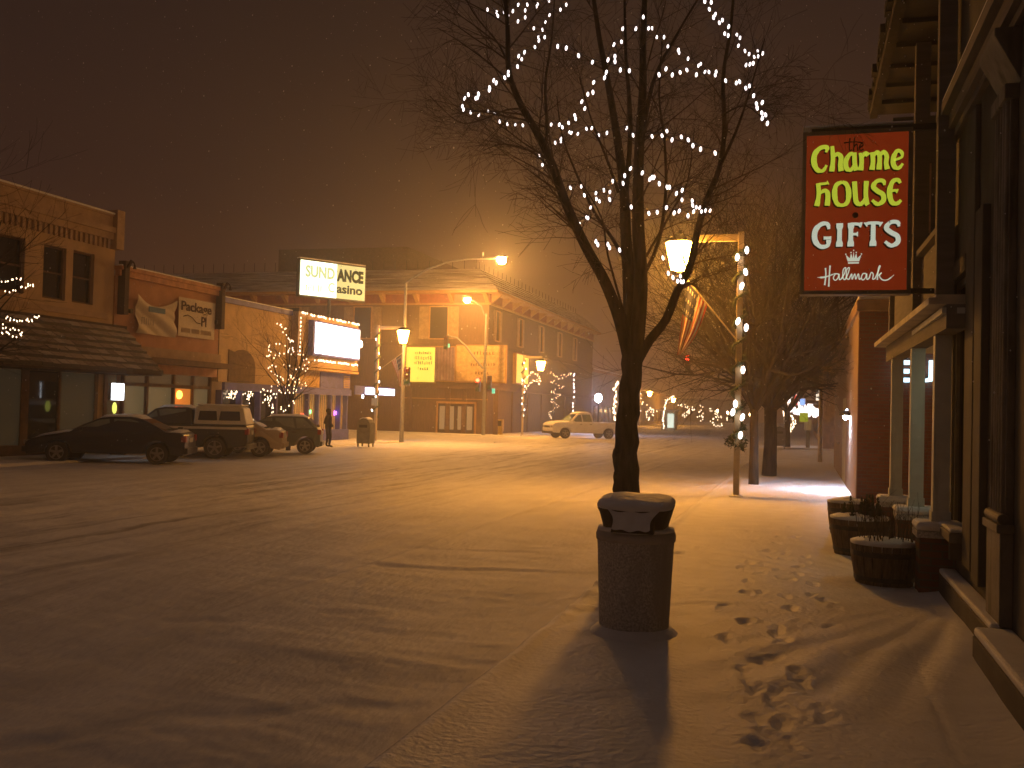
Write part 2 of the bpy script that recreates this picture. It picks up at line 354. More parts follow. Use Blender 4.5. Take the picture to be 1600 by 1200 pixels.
sheet('pavement', np.array([-60, -40, -30, -24, -22.5, -21.4, -20.2]), spacing(67.2, 260, lambda v: 1.), .03, '', SNOW, 'snow covered pavement around the far corner', .2)
sheet('pavement', np.array([-2.2, -1, 0, 1.1, 4, 20]), spacing(62, 260, lambda v: 1.), .03, '', SNOW, 'snow covered pavement beyond the crossing', .2)

# ------------------------------------------------------------------ left row of shops, street face on X = -24
XL = -24.
def fr(px0, px1, py0, py1, X=XL):        # pixel rectangle on the facade plane -> y0, y1, z0, z1
    a = AX(px0, py0, X); b = AX(px1, py0, X); c = AX(px0, py1, X); return a.y, b.y, c.z, a.z
A = thing('shop_building', 'two storey cream building with dentil cornice and shingled awning at the left edge', 'building', (XL, 20, 0), group=None)
wl = MB()
# wall with three recessed upper windows
wins = [(fr(40, 41, 372, 372)[0]-1.2, fr(40, 41, 372, 372)[0], 5.2, 6.97), (26.91, 27.95, 5.18, 6.95), (28.28, 29.33, 5.18, 6.97), (22.4, 23.6, 5.2, 6.97), (20.6, 21.8, 5.2, 6.97)]
wins.sort()
y = 6.
for (a, b, z0, z1) in wins:
    wl.box(XL-12, XL, y, a, 0, 8.1); wl.box(XL-12, XL, a, b, 0, z0); wl.box(XL-12, XL, a, b, z1, 8.1); y = b
wl.box(XL-12, XL, y, 30.4, 0, 8.1)
wl.build('wall', CREAM, A)
for (a, b, z0, z1) in wins:
    f = MB().box(XL-.16, XL-.12, a+.001, b-.001, z0, z0+.07).box(XL-.16, XL-.12, a, b, z1-.07, z1).box(XL-.16, XL-.12, a, a+.06, z0, z1).box(XL-.16, XL-.12, b-.06, b, z0, z1).box(XL-.155, XL-.125, a, b, (z0+z1)/2-.03, (z0+z1)/2+.03).build('window', BROWN, A)
    MB().box(XL-.22, XL-.2, a-.02, b+.02, z0-.02, z1+.02).build('pane', GLASS, f)
c = MB().box(XL, XL+.25, 6, 30.1, 7.85, 8.05).box(XL, XL+.16, 6, 30.1, 7.62, 7.85).box(XL-.3, XL+.1, 6, 30.1, 8.05, 8.45).box(XL-.3, XL+.16, 6, 30.1, 8.45, 8.52)
c.box(XL-.2, XL+.3, 30.1, 30.5, 7.3, 8.7).box(XL, XL+.06, 6, 30.1, 4.75, 4.95)
c.build('cornice', CREAMD, A)
d = MB(); y = 22.
while y < 29.95: d.box(XL, XL+.09, y, y+.1, 7.3, 7.62); y += .24
d.build('dentils', CREAMD, A)
MB().box(XL-.32, XL+.2, 6, 30.1, 8.522, 8.58).build('snow_cap', SNOW, A)
# awning: mansard of overlapping shingle courses
aw = MB(); n = 7
for i in range(n):
    t0 = i/n; t1 = (i+1)/n
    xa = XL+.02+1.7*t0; xb = XL+.02+1.7*t1; za = 4.52-1.62*t0; zb = 4.52-1.62*t1
    ye0 = 31.25-.65*t0*0; 
    y = 8.
    while y < 31.0:
        wd = random.uniform(.35, .6); y2 = min(y+wd, 31.05); dz = random.uniform(.02, .06)
        aw.add([(xa, y, za+.02), (xa, y2-.03, za+.02), (xb+.05, y2-.03, zb+.045+dz), (xb+.05, y, zb+.045+dz), (xb+.05, y2-.03, zb-.04), (xb+.05, y, zb-.04)], [(0, 3, 2, 1)], random.randrange(3)); m0 = aw.v[-6:]; aw.add(m0[2:], [(1, 3, 2, 0)], 3); y = y2  # butt faces coloured dark as the shadow line under each course
aw.build('awning_shingles', [SHINGLE, MAT('pale_shingle', (.36, .31, .28), .95, .2, 20, .4), MAT('snowed_shingle', (.46, .42, .39), .95, .15, 20, .4), DARK], A)
ab = MB()
for i in range(1, n+1): t1 = i/n; ab.box(XL+.02+1.7*t1-.06, XL+.02+1.7*t1+.03, 8, 31.0, 4.52-1.62*t1-.075, 4.52-1.62*t1-.005)
MB().add([(XL+.01, 8, 4.5), (XL+.01, 31, 4.5), (XL+1.7, 31, 2.87), (XL+1.7, 8, 2.87)], [(0,3,2,1)]).build('awning_underlay', DARK, A)
MB().poly([(XL, 31.06, 2.85), (XL+1.72, 31.06, 2.85), (XL+.02, 31.06, 4.5)], (0, .08, 0)).box(XL, XL+1.7, 8, 31.05, 2.78, 2.86).box(XL, XL+.06, 8, 31.14, 4.5, 4.6).build('awning_frame', DARKWOOD, A)
# ground floor shopfront
sf = MB()
for (p0, p1) in ((30, 42), (88, 92), (145, 150), (160, 165)):
    a = AX(p0, 640, XL).y; b = AX(p1, 640, XL).y; sf.box(XL, XL+.06, a, b, 0, 2.78)
sf.box(XL, XL+.08, 12, 30.4, 0, .35); sf.build('shopfront_frame', BROWN, A)
pl = EMI('dim_shop_window', (.15, .14, .085), .07)
for (p0, p1) in ((-60, 30), (92, 145), (165, 180)):
    a = AX(p0, 640, XL).y; b = AX(p1, 640, XL).y; MB().box(XL, XL+.02, a, b, .36, 2.77).build('shop_window', pl, A)
MB().box(XL, XL+.02, AX(42, 640, XL).y, AX(88, 640, XL).y, .36, 2.77).build('shop_window', GLASS, A)
MB().tube([(XL-5, 25, 8.4), (XL-5, 25, 14.3)], .025, 5).build('roof_mast', BLACKM, A)
# hanging lit box sign
s = thing('box_sign', 'glaring white box sign above a small yellow oval, hung under the shingled awning', 'sign', (-22.9, 29.3, 2.7))
p = AX(181, 612, -22.6)
MB().box(-22.66, -22.54, p.y-.32, p.y+.32, p.z-.3, p.z+.3).build('sign_frame', GREYM, s)
MB().box(-22.535, -22.5, p.y-.3, p.y+.3, p.z-.28, p.z+.28).build('sign_face', EMI('white_sign', (.86, .93, 1.), 7), s)
MB().box(-22.535, -22.5, p.y-.3, p.y+.3, p.z-.0, p.z+.0)
MB().ball((-22.6, p.y-.04, p.z-.56), .03, .12, .2, 14, 8).build('oval_face', EMI('yellow_oval', (.85, .9, .15), 1.3), s)
MB().tube([(-22.6, p.y, p.z+.3), (-22.6, p.y, 2.8)], .015, 6).tube([(-22.6, p.y-.04, p.z-.38), (-22.6, p.y-.04, p.z-.3)], .012, 6).build('hanger', BLACKM, s)

B = thing('shop_building', 'single storey salmon shop with two hung banners between cream and yellow buildings', 'building', (XL, 34, 0))
MB().box(XL-12, XL-.03, 30.52, 37.25, 2.95, 6.4).box(XL-12, XL-.4, 30.52, 37.25, 0, 2.95).build('wall', ORANGE, B)
MB().box(XL-.05, XL+.14, 30.52, 37.2, 6.4, 6.62).box(XL-.2, XL+.22, 30.52, 37.2, 6.62, 6.76).build('cornice', MAT('salmon_trim', (.5, .26, .15), .8), B)
MB().box(XL-.2, XL+.2, 30.54, 37.18, 6.762, 6.81).build('snow_cap', SNOW, B)
MB().box(XL-.03, XL+.12, 31.3, 37.25, 3.55, 3.92).build('fascia', CREAMD, B)
MB().box(XL-.03, XL+.7, 31.2, 37.25, 3.3, 3.52).build('canopy', BROWN, B)
for yy in (30.75, 37.05):
    MB().box(XL, XL+.3, yy-.12, yy+.12, 5.0, 6.95).tube([(XL+.3, yy, 6.7), (XL+.45, yy, 6.95), (XL+.6, yy, 6.85), (XL+.6, yy, 6.65)], .07, 6).build('bracket', DARKWOOD, B)
sh = MB()
for yy in (31.5, 32.9, 34.6, 35.9, 37.15): sh.box(XL-.38, XL-.25, yy-.05, yy+.05, 0, 3.3)
sh.box(XL-.38, XL-.26, 31.5, 37.2, 2.42, 2.55).box(XL-.385, XL-.24, 31.5, 37.2, 0, .6); sh.build('shopfront_frame', BROWN, B)
MB().box(XL-.39, XL-.385, 31.5, 37.2, .6, 2.42).build('shop_window', EMI('shop_glow', (.22, .17, .08), .35), B)
MB().box(XL-.39, XL-.385, 31.5, 37.2, 2.55, 3.3).build('transom_window', EMI('transom_glow', (.2, .12, .05), .25), B)
lg = MB()
mb = MB().box(XL-.38, XL-.36, 34.75, 36.0, 1.2, 2.4); mb.build('lit_display', EMI('orange_display', (1., .3, .04), .5), B)
s = thing('window_ornament', 'glowing orange lantern in the salmon shop window', 'lantern', (XL-.3, 35.0, 2.1)); MB().ball((XL-.3, 35.0, 2.15), .13, .13, .18).build('glass', EMI('orange_lantern', (1, .55, .08), 4), s)
s = thing('window_ornament', 'red neon tubes glowing low in the salmon shop window', 'sign', (XL-.3, 34.75, 1.6)); MB().tube([(XL-.3, 34.6, 1.45), (XL-.3, 34.8, 1.7), (XL-.3, 35, 1.5), (XL-.3, 35.2, 1.65)], .03, 6).build('tube', EMI('red_neon', (1, .12, .05), 4), s)
# banners
def banner(name, label, y0, y1, z0, z1, wrinkle, cat='banner'):
    t = thing(name, label, cat, (XL+.08, (y0+y1)/2, z0)); mb = MB(); nx, nz = 26, 22
    for j in range(nz+1):
        for i in range(nx+1):
            u = i/nx; v = j/nz
            zz = z0+(z1-z0)*v - (wrinkle*.35*math.sin(u*PI)*v**3) ; off = .06+wrinkle*.12*math.sin((u*1.6+v*2.1)*4)*(1-.4*v)+.012*math.sin(u*9+v*4)
            mb.v.append(Vector((XL+.03+abs(off), y0+(y1-y0)*u, zz)))
    for j in range(nz):
        for i in range(nx): a = j*(nx+1)+i; mb.f.append((a, a+1, a+nx+2, a+nx+1)); mb.m.append(0)
    mb.build('cloth', MAT('banner_cloth', (.66, .58, .46), .8, .05), t, smooth=True); return t
b1 = banner('shop_banner', 'rumpled sagging banner with a small blue block, left of its neighbour', 31.6, 34.0, 4.4, 5.86, 1.)
MB().box(XL+.18, XL+.2, 32.2, 33.2, 5.25, 5.45).build('blue_block', MAT('faded_blue', (.12, .22, .33), .8), b1)
marks((XL+.18, 31.8, 4.75), (0,1,0), (0,0,1), .8, .28, 6).build('lettering', MAT('faded_print', (.4, .36, .32), .8), b1)
b2 = banner('shop_banner', 'taut pale banner reading Package in dark letters', 34.2, 36.75, 4.5, 6.06, .0)
ink = MAT('banner_ink', (.07, .04, .035), .8)
text_mesh('Package', (XL+.112, 34.35, 5.42), (0,1,0), (0,0,1), 2.1, .5, .012, .02).build('lettering', ink, b2)
text_mesh('Pl', (XL+.112, 35.75, 5.0), (0,1,0), (0,0,1), .35, .4, .012, .02).build('lettering', ink, b2)
for (a, b) in ((34.4, 34.95), (35.1, 35.6), (35.75, 36.5)):
    m_ = MB(); yq = a
    while yq < b: m_.box(XL+.112, XL+.122, yq, yq+.03, 4.66, 4.84); yq += .075
    m_.build('faded_print', MAT('faint_ink', (.34, .24, .17), .8), b2)
MB().tube([(XL+.115, 34.5, 5.3), (XL+.115, 34.8, 5.38), (XL+.115, 35.1, 5.3), (XL+.115, 35.4, 5.12), (XL+.115, 35.7, 5.1)], .015, 4).build('flourish', ink, b2)
lo = MB().lathe([(.02, -.01), (.62, -.01), (.62, .02), (.02, .02)], (XL-.0, 34.2, 5.2), 28, 'x'); o = lo.build('roundel', MAT('roundel_red', (.22, .06, .035), .8), B)
for (yy, zz) in ((31.3, 5.1), (36.95, 5.2)): 
    MB().box(XL, XL+.12, yy-.08, yy+.08, zz, zz+.16).build('wall_lamp', DARK, B)

# yellow theatre-like building
Cc = thing('casino_building', 'yellow stucco corner building with blue trim and a lit reader board', 'building', (XL, 44, 0))
MB().box(XL-14, XL, 37.28, 50.1, 2.77, 6.35).box(XL-14, XL-.35, 37.28, 50.1, 0, 2.77).build('wall', YELLOW, Cc)
MB().box(XL-.3, XL+.1, 37.28, 43.4, 6.2, 6.42).build('coping', BLUE, Cc)
MB().box(XL-.3, XL+.08, 37.28, 43.4, 6.422, 6.47).build('snow_cap', SNOW, Cc)
pts = [(XL+.01, 38.0, 2.8), (XL+.01, 40.2, 2.8)] + [(XL+.01, 39.1+1.1*math.cos(a), 3.5+.75*math.sin(a)) for a in [PI*k/10 for k in range(0, 8)]] + [(XL+.01, 38.0, 4.2)]
MB().poly(pts, (.03, 0, 0)).build('arched_recess', MAT('recess_brown', (.17, .11, .06), .9), Cc)
MB().box(XL, XL+.14, 37.6, 50.12, 2.42, 2.76).build('fascia', BLUE, Cc)
MB().box(XL, XL+.04, 46.6, 50.12, 2.77, 3.6).build('blue_panel', BLUE, Cc)
lv = MB()
for k in range(7): lv.box(XL+.04, XL+.07, 49.3, 50.0, 2.85+k*.1, 2.9+k*.1)
lv.build('louvre', TAN, Cc)
MB().box(XL-.34, XL+.04, 44.0, 50.12, 0, .6).build('blue_base', BLUE, Cc)
for yy in (37.7, 39.3, 40.9, 42.4, 44.0, 45.6, 46.7, 48.1, 49.2, 50.05): MB().box(XL-.33, XL-.05, yy-.06, yy+.06, 0, 2.42).build('window_post', BLUE, Cc)
MB().box(XL-.345, XL-.34, 37.7, 44.0, .5, 2.42).build('shop_window', GLASS, Cc)
MB().box(XL-.345, XL-.34, 44.0, 50.0, .6, 2.42).build('shop_window', EMI('curtain_glow', (.8, .48, .16), .42), Cc)
cu = MB(); yy = 44.1
while yy < 50:
    cu.box(XL-.3, XL-.26, yy, yy+.07, .62, 2.4); yy += .2 + .05*random.random()
cu.build('curtain', MAT('curtain', (.45, .33, .17), .9), Cc)
for (yy, zz, c_, lb) in ((48.2, 1.55, (.6, .15, 1), 'violet neon sign glowing behind the curtain window, first of two'), (48.9, 1.45, (.6, .15, 1), 'violet neon sign glowing nearest the corner of the yellow building'), (45.2, 1.3, (1, .1, .05), 'red neon glow beside the lit tree trunk'), (46.0, 1.5, (.2, .9, .3), 'small green light in the striped curtain window')):
    s = thing('neon_sign', lb, 'sign', (XL-.2, yy, zz)); MB().tube([(XL-.2, yy-.1, zz-.12), (XL-.2, yy-.1, zz+.12), (XL-.2, yy+.1, zz-.05), (XL-.2, yy+.1, zz+.12)], .035, 6).build('tube', EMI('neon_%d' % int(yy*10), c_, 4), s)
# marquee box with the reader board
mz0, mz1 = 3.62, 6.42
mq = thing('marquee', 'tan marquee box with a blazing white reader board and a border of bulbs', 'sign', (XL, 47, 3.6))
MB().box(XL, XL+.35, 43.5, 50.3, mz0+.45, mz1).box(XL, XL+.45, 43.5, 50.3, mz0, mz0+.12).box(XL, XL+.4, 43.5, 50.3, mz0+.16, mz0+.42).build('box', TAN, mq)
MB().box(XL+.35, XL+.62, 44.55, 50.0, 4.35, 6.1).build('board_case', BLUE, mq)
MB().box(XL+.62, XL+.65, 44.75, 49.9, 4.45, 6.02).build('board_face', EMI('reader_board', (.95, .96, 1.), 3.2), mq)
bb = None; cnt = 0
for (zz, sgn) in ((6.36, 1), (4.12, 0)):
    yy = 43.7
    while yy < 50.3:
        if not (sgn == 0 and yy < 45.0):
            loc = Vector((XL+.42+random.random()*.02, yy, zz+random.uniform(-.03, .03)))
            if bb is None: bb = MB().ball((0,0,0), .03, .03, .06, 6, 4).build('bulb', BULBW, mq, local=True); q = bb
            else: q = bb.copy(); COL.objects.link(q)
            q.location = loc-ORG[mq.name]
        yy += .17 if random.random() < .8 else .42
for k in range(9):
    q = bb.copy(); COL.objects.link(q); q.location = Vector((XL+.42, 43.62, 6.1-.2*k*1.0))-ORG[mq.name]
s = thing('wall_lamp', 'bright lamp on the corner end of the marquee box', 'lamp', (XL+.4, 50.5, 5.3)); MB().ball((XL+.45, 50.5, 5.3), .09, .09, .2).build('lamp_glass', EMI('corner_lamp', (1, .7, .4), 20), s); MB().box(XL+.3, XL+.42, 50.4, 50.6, 5.5, 5.6).build('bracket', BLACKM, s)
s = thing('projecting_sign', 'long low white lit sign beyond the blue canopy at the corner', 'sign', (XL+.5, 51.5, 2.6))
a = AX(572, 605, XL+.3); b = AX(616, 618, XL+.3)
MB().box(XL+.22, XL+.28, 50.3, b.y+.1, b.z-.05, a.z+.06).build('case', BLUE, s)
MB().box(XL+.285, XL+.32, 51.6, 53.2, b.z, a.z-.02).box(XL+.285, XL+.32, 53.4, b.y, b.z, a.z-.02).build('face', EMI('white_sign2', (.95, .97, 1.), 5), s)
MB().ball((XL+.3, 51.25, b.z-.15), .07, .07, .12).build('lamp', EMI('small_white', (1, 1, 1), 8), s)
# casino pole sign
s = thing('pole_sign', 'lit rectangular casino sign raised on a pole, its left half brighter', 'sign', (XL-1, 46.5, 6.3))
TL = AX(470, 407, XL-1.5); TR = AT(571, 415, TL.y+3.3); hh = 1.92
u = (Vector((TR.x, TR.y, 0))-Vector((TL.x, TL.y, 0))); Ls = u.length; u.normalize(); nn = u.cross(Vector((0,0,1)))
TL.z = TR.z = (TL.z+TR.z)/2
o0 = Vector((TL.x, TL.y, TL.z-hh))
MB().obox(o0+u*Ls/2+Vector((0,0,hh/2))-nn*.18, u*(Ls/2+.05), Vector((0,0,hh/2+.05)), nn*.16).build('case', MAT('sign_case', (.10, .09, .06), .6), s)
for (f0, f1, st) in ((0, .55, 2.6), (.55, 1, .62)):
    MB().obox(o0+u*Ls*(f0+f1)/2+Vector((0,0,hh/2))+nn*.0, u*(Ls*(f1-f0)/2-.002), Vector((0,0,hh/2-.04)), nn*.015).build('sign_face', EMI('casino_face%d' % (f0*10), (.86, .92, .42) if f0 else (.9, 1., .72), st), s)
gi = MAT('dark_green_ink', (.01, .05, .015), .7); gi2 = MAT('glare_green_ink', (.35, .5, .2), .7); gi2.node_tree.nodes['Principled BSDF'].inputs['Emission Color'].default_value = (.75, .9, .5, 1); gi2.node_tree.nodes['Principled BSDF'].inputs['Emission Strength'].default_value = .75  # second ink: same green on the bright half, glare put in as pale glow
up = Vector((0,0,1)); oo = o0+nn*.018
text_mesh('SUND', oo+u*Ls*.07+up*hh*.52, u, up, Ls*.45, hh*.34, .01, .045).build('lettering', gi2, s)
text_mesh('ANCE', oo+u*Ls*.55+up*hh*.50, u, up, Ls*.42, hh*.36, .01, .055).build('lettering', gi, s)
text_mesh('C', oo+u*Ls*.42+up*hh*.16, u, up, Ls*.10, hh*.28, .01, .02).build('lettering', gi2, s)
text_mesh('asino', oo+u*Ls*.55+up*hh*.17, u, up, Ls*.41, hh*.24, .01, .03).build('lettering', gi, s)
marks(oo+u*Ls*.08+up*hh*.14, u, up, Ls*.26, hh*.22, 7).build('lettering', gi2, s)
pc = o0+u*Ls*.47-nn*.18
MB().tube([(pc.x, pc.y, 6.3), (pc.x, pc.y, o0.z)], .09, 8).build('pole', BLACKM, s)
MB().obox(o0+u*Ls/2+Vector((0,0,hh+.08))-nn*.18, u*(Ls/2+.04), Vector((0,0,.03)), nn*.15).build('snow_cap', SNOW, s)

# ------------------------------------------------------------------ the big corner hotel
YS = 70.; XS = -22.4
S = thing('corner_hotel', 'large two storey brown building with snowy mansard roof across the junction', 'building', (XS, YS, 0))
MB().box(-70, XS, YS, 108, 0, 10.4).build('wall', SUNW, S)
def ringbox(x1, y0, out, z0, z1, o2=0.):
    return MB().box(-70, x1+out, y0-out, 108+o2, z0, z1)
ringbox(XS, YS, .9, 10.42, 10.62).build('eave', TRIMO, S)
ringbox(XS, YS, .06, 9.75, 10.42).build('frieze', REDT, S)
ringbox(XS, YS, .14, 9.62, 9.76).build('frieze_trim', TRIMO, S)
x = XS-.3
while x > -60: MB().poly([(x, YS-.06, 9.78), (x, YS-.85, 10.4), (x, YS-.06, 10.4)], (.3, 0, 0)).build('bracket', TRIMO, S); x -= 2.76
y = YS+.4
while y < 106: MB().poly([(XS+.06, y, 9.78), (XS+.85, y, 10.4), (XS+.06, y, 10.4)], (0, .3, 0)).build('bracket', TRIMO, S); y += 2.76
e0, e1 = .95, -1.3; z0, z1 = 10.63, 12.5
rf = MB(); nb = 6
for i in range(nb):
    a = e0+(e1-e0)*i/nb; b = e0+(e1-e0)*(i+1)/nb; za = z0+(z1-z0)*i/nb+.02*(i > 0); zb = z0+(z1-z0)*(i+1)/nb-.02
    rf.add([(-70, YS-a, za), (XS+a, YS-a, za), (XS+a, 108, za), (-70, YS-b, zb), (XS+b, YS-b, zb), (XS+b, 108, zb)], [(0,1,4,3), (1,2,5,4)])
rf.add([(-70, YS-e1, z1), (XS+e1, YS-e1, z1), (XS+e1, 108, z1), (-70, 108, z1)], [(0,1,2,3)])
rf.build('roof', MAT('snowy_shingle', (.34, .30, .27), .95, .25, 1.5, .3, col2=(.62, .59, .56), stretch=(.3, .3, 5)), S)
rl = MB(); x = XS-1.6
while x > -68: rl.tube([(x, YS+1.5, 12.5), (x, YS+1.5, 13.25)], .03, 4); x -= .95
y = YS+2
while y < 106: rl.tube([(XS-1.5, y, 12.5), (XS-1.5, y, 13.1)], .03, 4); y += 1.2
rl.build('railing', BLACKM, S)
MB().box(-43.4, -31.5, 76, 90, 12.5, 15.1).build('roof_house', MAT('roof_house', (.12, .08, .06), .9), S)
def window_set(cx, z0, z1, w_, sh, face):
    if face == 'y': bx = lambda m, a, b, c, d, o0, o1: m.box(cx+a, cx+b, YS-o1, YS-o0, c, d)
    else: bx = lambda m, a, b, c, d, o0, o1: m.box(XS+o0, XS+o1, cx+a, cx+b, c, d)
    f = MB(); bx(f, -w_/2-.08, -w_/2, z0-.08, z1+.08, 0, .09); bx(f, w_/2, w_/2+.08, z0-.08, z1+.08, 0, .09); bx(f, -w_/2, w_/2, z1, z1+.08, 0, .09); bx(f, -w_/2, w_/2, z0-.08, z0, 0, .12)
    f = f.build('window', TRIMO, S); g = MB(); bx(g, -w_/2, w_/2, z0, z1, .01, .02); g.build('pane', GLASS, f)
    for sg in (-1, 1):
        g = MB(); c0 = sg*(w_/2+.08+sh/2); bx(g, c0-sh/2+.01, c0+sh/2-.01, z0-.05, z1+.05, .01, .07); g.build('shutter', MAT('shutter', (.34, .24, .13), .8) if 'shutter_mat' not in bpy.data.materials else bpy.data.materials['shutter_mat'], f)
sm = MAT('shutter_mat', (.34, .24, .13), .8)
for px in (335, 455, 567, 686): window_set(AT(px, 500, YS).x, 7.1, 9.45, 1.4, .8, 'y')
for px in (777, 813, 846, 875, 899): window_set(AX(px, 510, XS).y, 7.1, 9.3, .9, .5, 'x')
# mid ledge, lower storey
MB().box(-70, XS+.35, YS-.35, 108, 3.35, 3.62).box(-70, XS+.12, YS-.12, 108, 6.55, 6.75).build('ledge', BROWN, S)
MB().box(-29.0, XS+.1, YS-.1, YS-.01, 2.55, 2.62).build('door_ledge', TRIMO, S)
a = AT(685, 632, YS); b = AT(741, 680, YS)
MB().box(a.x-.12, a.x, YS-.14, YS, 0, a.z+.1).box(b.x, b.x+.12, YS-.14, YS, 0, a.z+.1).box(a.x-.12, b.x+.12, YS-.16, YS-.001, a.z+.1, a.z+.25).build('door_frame', TRIMO, S)
dg_ = MB().box(a.x, b.x, YS-.03, YS-.005, 0, a.z+.1).build('door', DARKWOOD, S)
g = MB()
for k in range(4): xx = a.x+.12+k*(b.x-a.x)/4; g.box(xx, xx+.42, YS-.045, YS-.03, .3, a.z-.1)
g.build('door_glass', EMI('door_glow', (.5, .42, .25), .22), dg_)
# sign band along the upper ground floor
def sgn(px0, px1, py0, py1, mat, nm, d0=.1, d1=.3, fr_=True):
    a = AT(px0, py0, YS); b = AT(px1, py1, YS)
    if fr_: MB().box(a.x-.1, b.x+.1, YS-d0-.1, YS-d0, b.z-.1, a.z+.1).build(nm+'_case', TRIMO, S)
    MB().box(a.x, b.x, YS-d1, YS-d0-.1, b.z, a.z).build(nm, mat, S); return a, b
a, b = sgn(638, 680, 543, 597, EMI('yellow_lit_sign', (.95, .78, .10), 1.15), 'menu_board')
gk = MAT('olive_ink', (.10, .09, .01), .7)
for (n_, f0, wf, yf, hf) in ((9, .32, .6, .80, .10), (11, .30, .66, .64, .12), (10, .30, .66, .50, .11), (5, .42, .4, .34, .12)):
    marks((a.x+(b.x-a.x)*f0, YS-.31, b.z+(a.z-b.z)*yf), (1,0,0), (0,0,1), (b.x-a.x)*wf, (a.z-b.z)*hf, n_).build('lettering', gk, S)
a, b = sgn(683, 711, 543, 595, MAT('violet_ribbed', (.20, .15, .20), .7), 'ribbed_panel')
rb = MB(); xx = a.x
while xx < b.x: rb.box(xx, xx+.09, YS-.36, YS-.3, b.z, a.z); xx += .24
rb.build('ribs', MAT('violet_rib', (.26, .18, .22), .7), S)
a, b = sgn(716, 790, 541, 597, MAT('cream_panel', (.62, .44, .20), .7), 'sign_panel')
for (n_, f0, wf, yf, hf) in ((7, .36, .44, .76, .1), (10, .3, .52, .44, .1), (5, .4, .3, .2, .1)):
    marks((a.x+(b.x-a.x)*f0, YS-.31, b.z+(a.z-b.z)*yf), (1,0,0), (0,0,1), (b.x-a.x)*wf, (a.z-b.z)*hf, n_).build('lettering', MAT('brown_ink', (.16, .08, .03), .7), S)
a = AX(808, 553, XS+.3); b = AX(825, 600, XS+.3)
MB().box(XS, XS+.28, a.y-.1, b.y+.1, b.z-.1, a.z+.1).build('side_sign_case', TRIMO, S)
MB().box(XS+.285, XS+.31, a.y, b.y, b.z, a.z).build('side_sign', EMI('side_lit', (.95, .62, .10), 1.3), S)
for px in (640, 700, 725, 775):       # lower pilasters
    p = AT(px, 640, YS); MB().box(p.x-.18, p.x+.18, YS-.1, YS, 0, 3.34).build('pilaster', BROWN, S)
for k in range(7):
    y_ = 72+k*4.6; MB().box(XS, XS+.1, y_, y_+.4, 0, 3.34).build('pilaster', BROWN, S)

# newspaper box, notice cabinet
s = thing('newspaper_box', 'yellow newspaper box against the hotel side wall', 'newspaper box', (-21.7, 71.2, 0))
MB().box(-21.95, -21.45, 71.0, 71.45, .25, 1.15).box(-21.9, -21.5, 71.05, 71.4, 0, .25).build('cabinet', MAT('yellow_paint', (.6, .42, .05), .5), s, bevel=.02)
MB().box(-21.88, -21.52, 70.985, 70.999, .65, 1.05).build('window', GLASS, s)

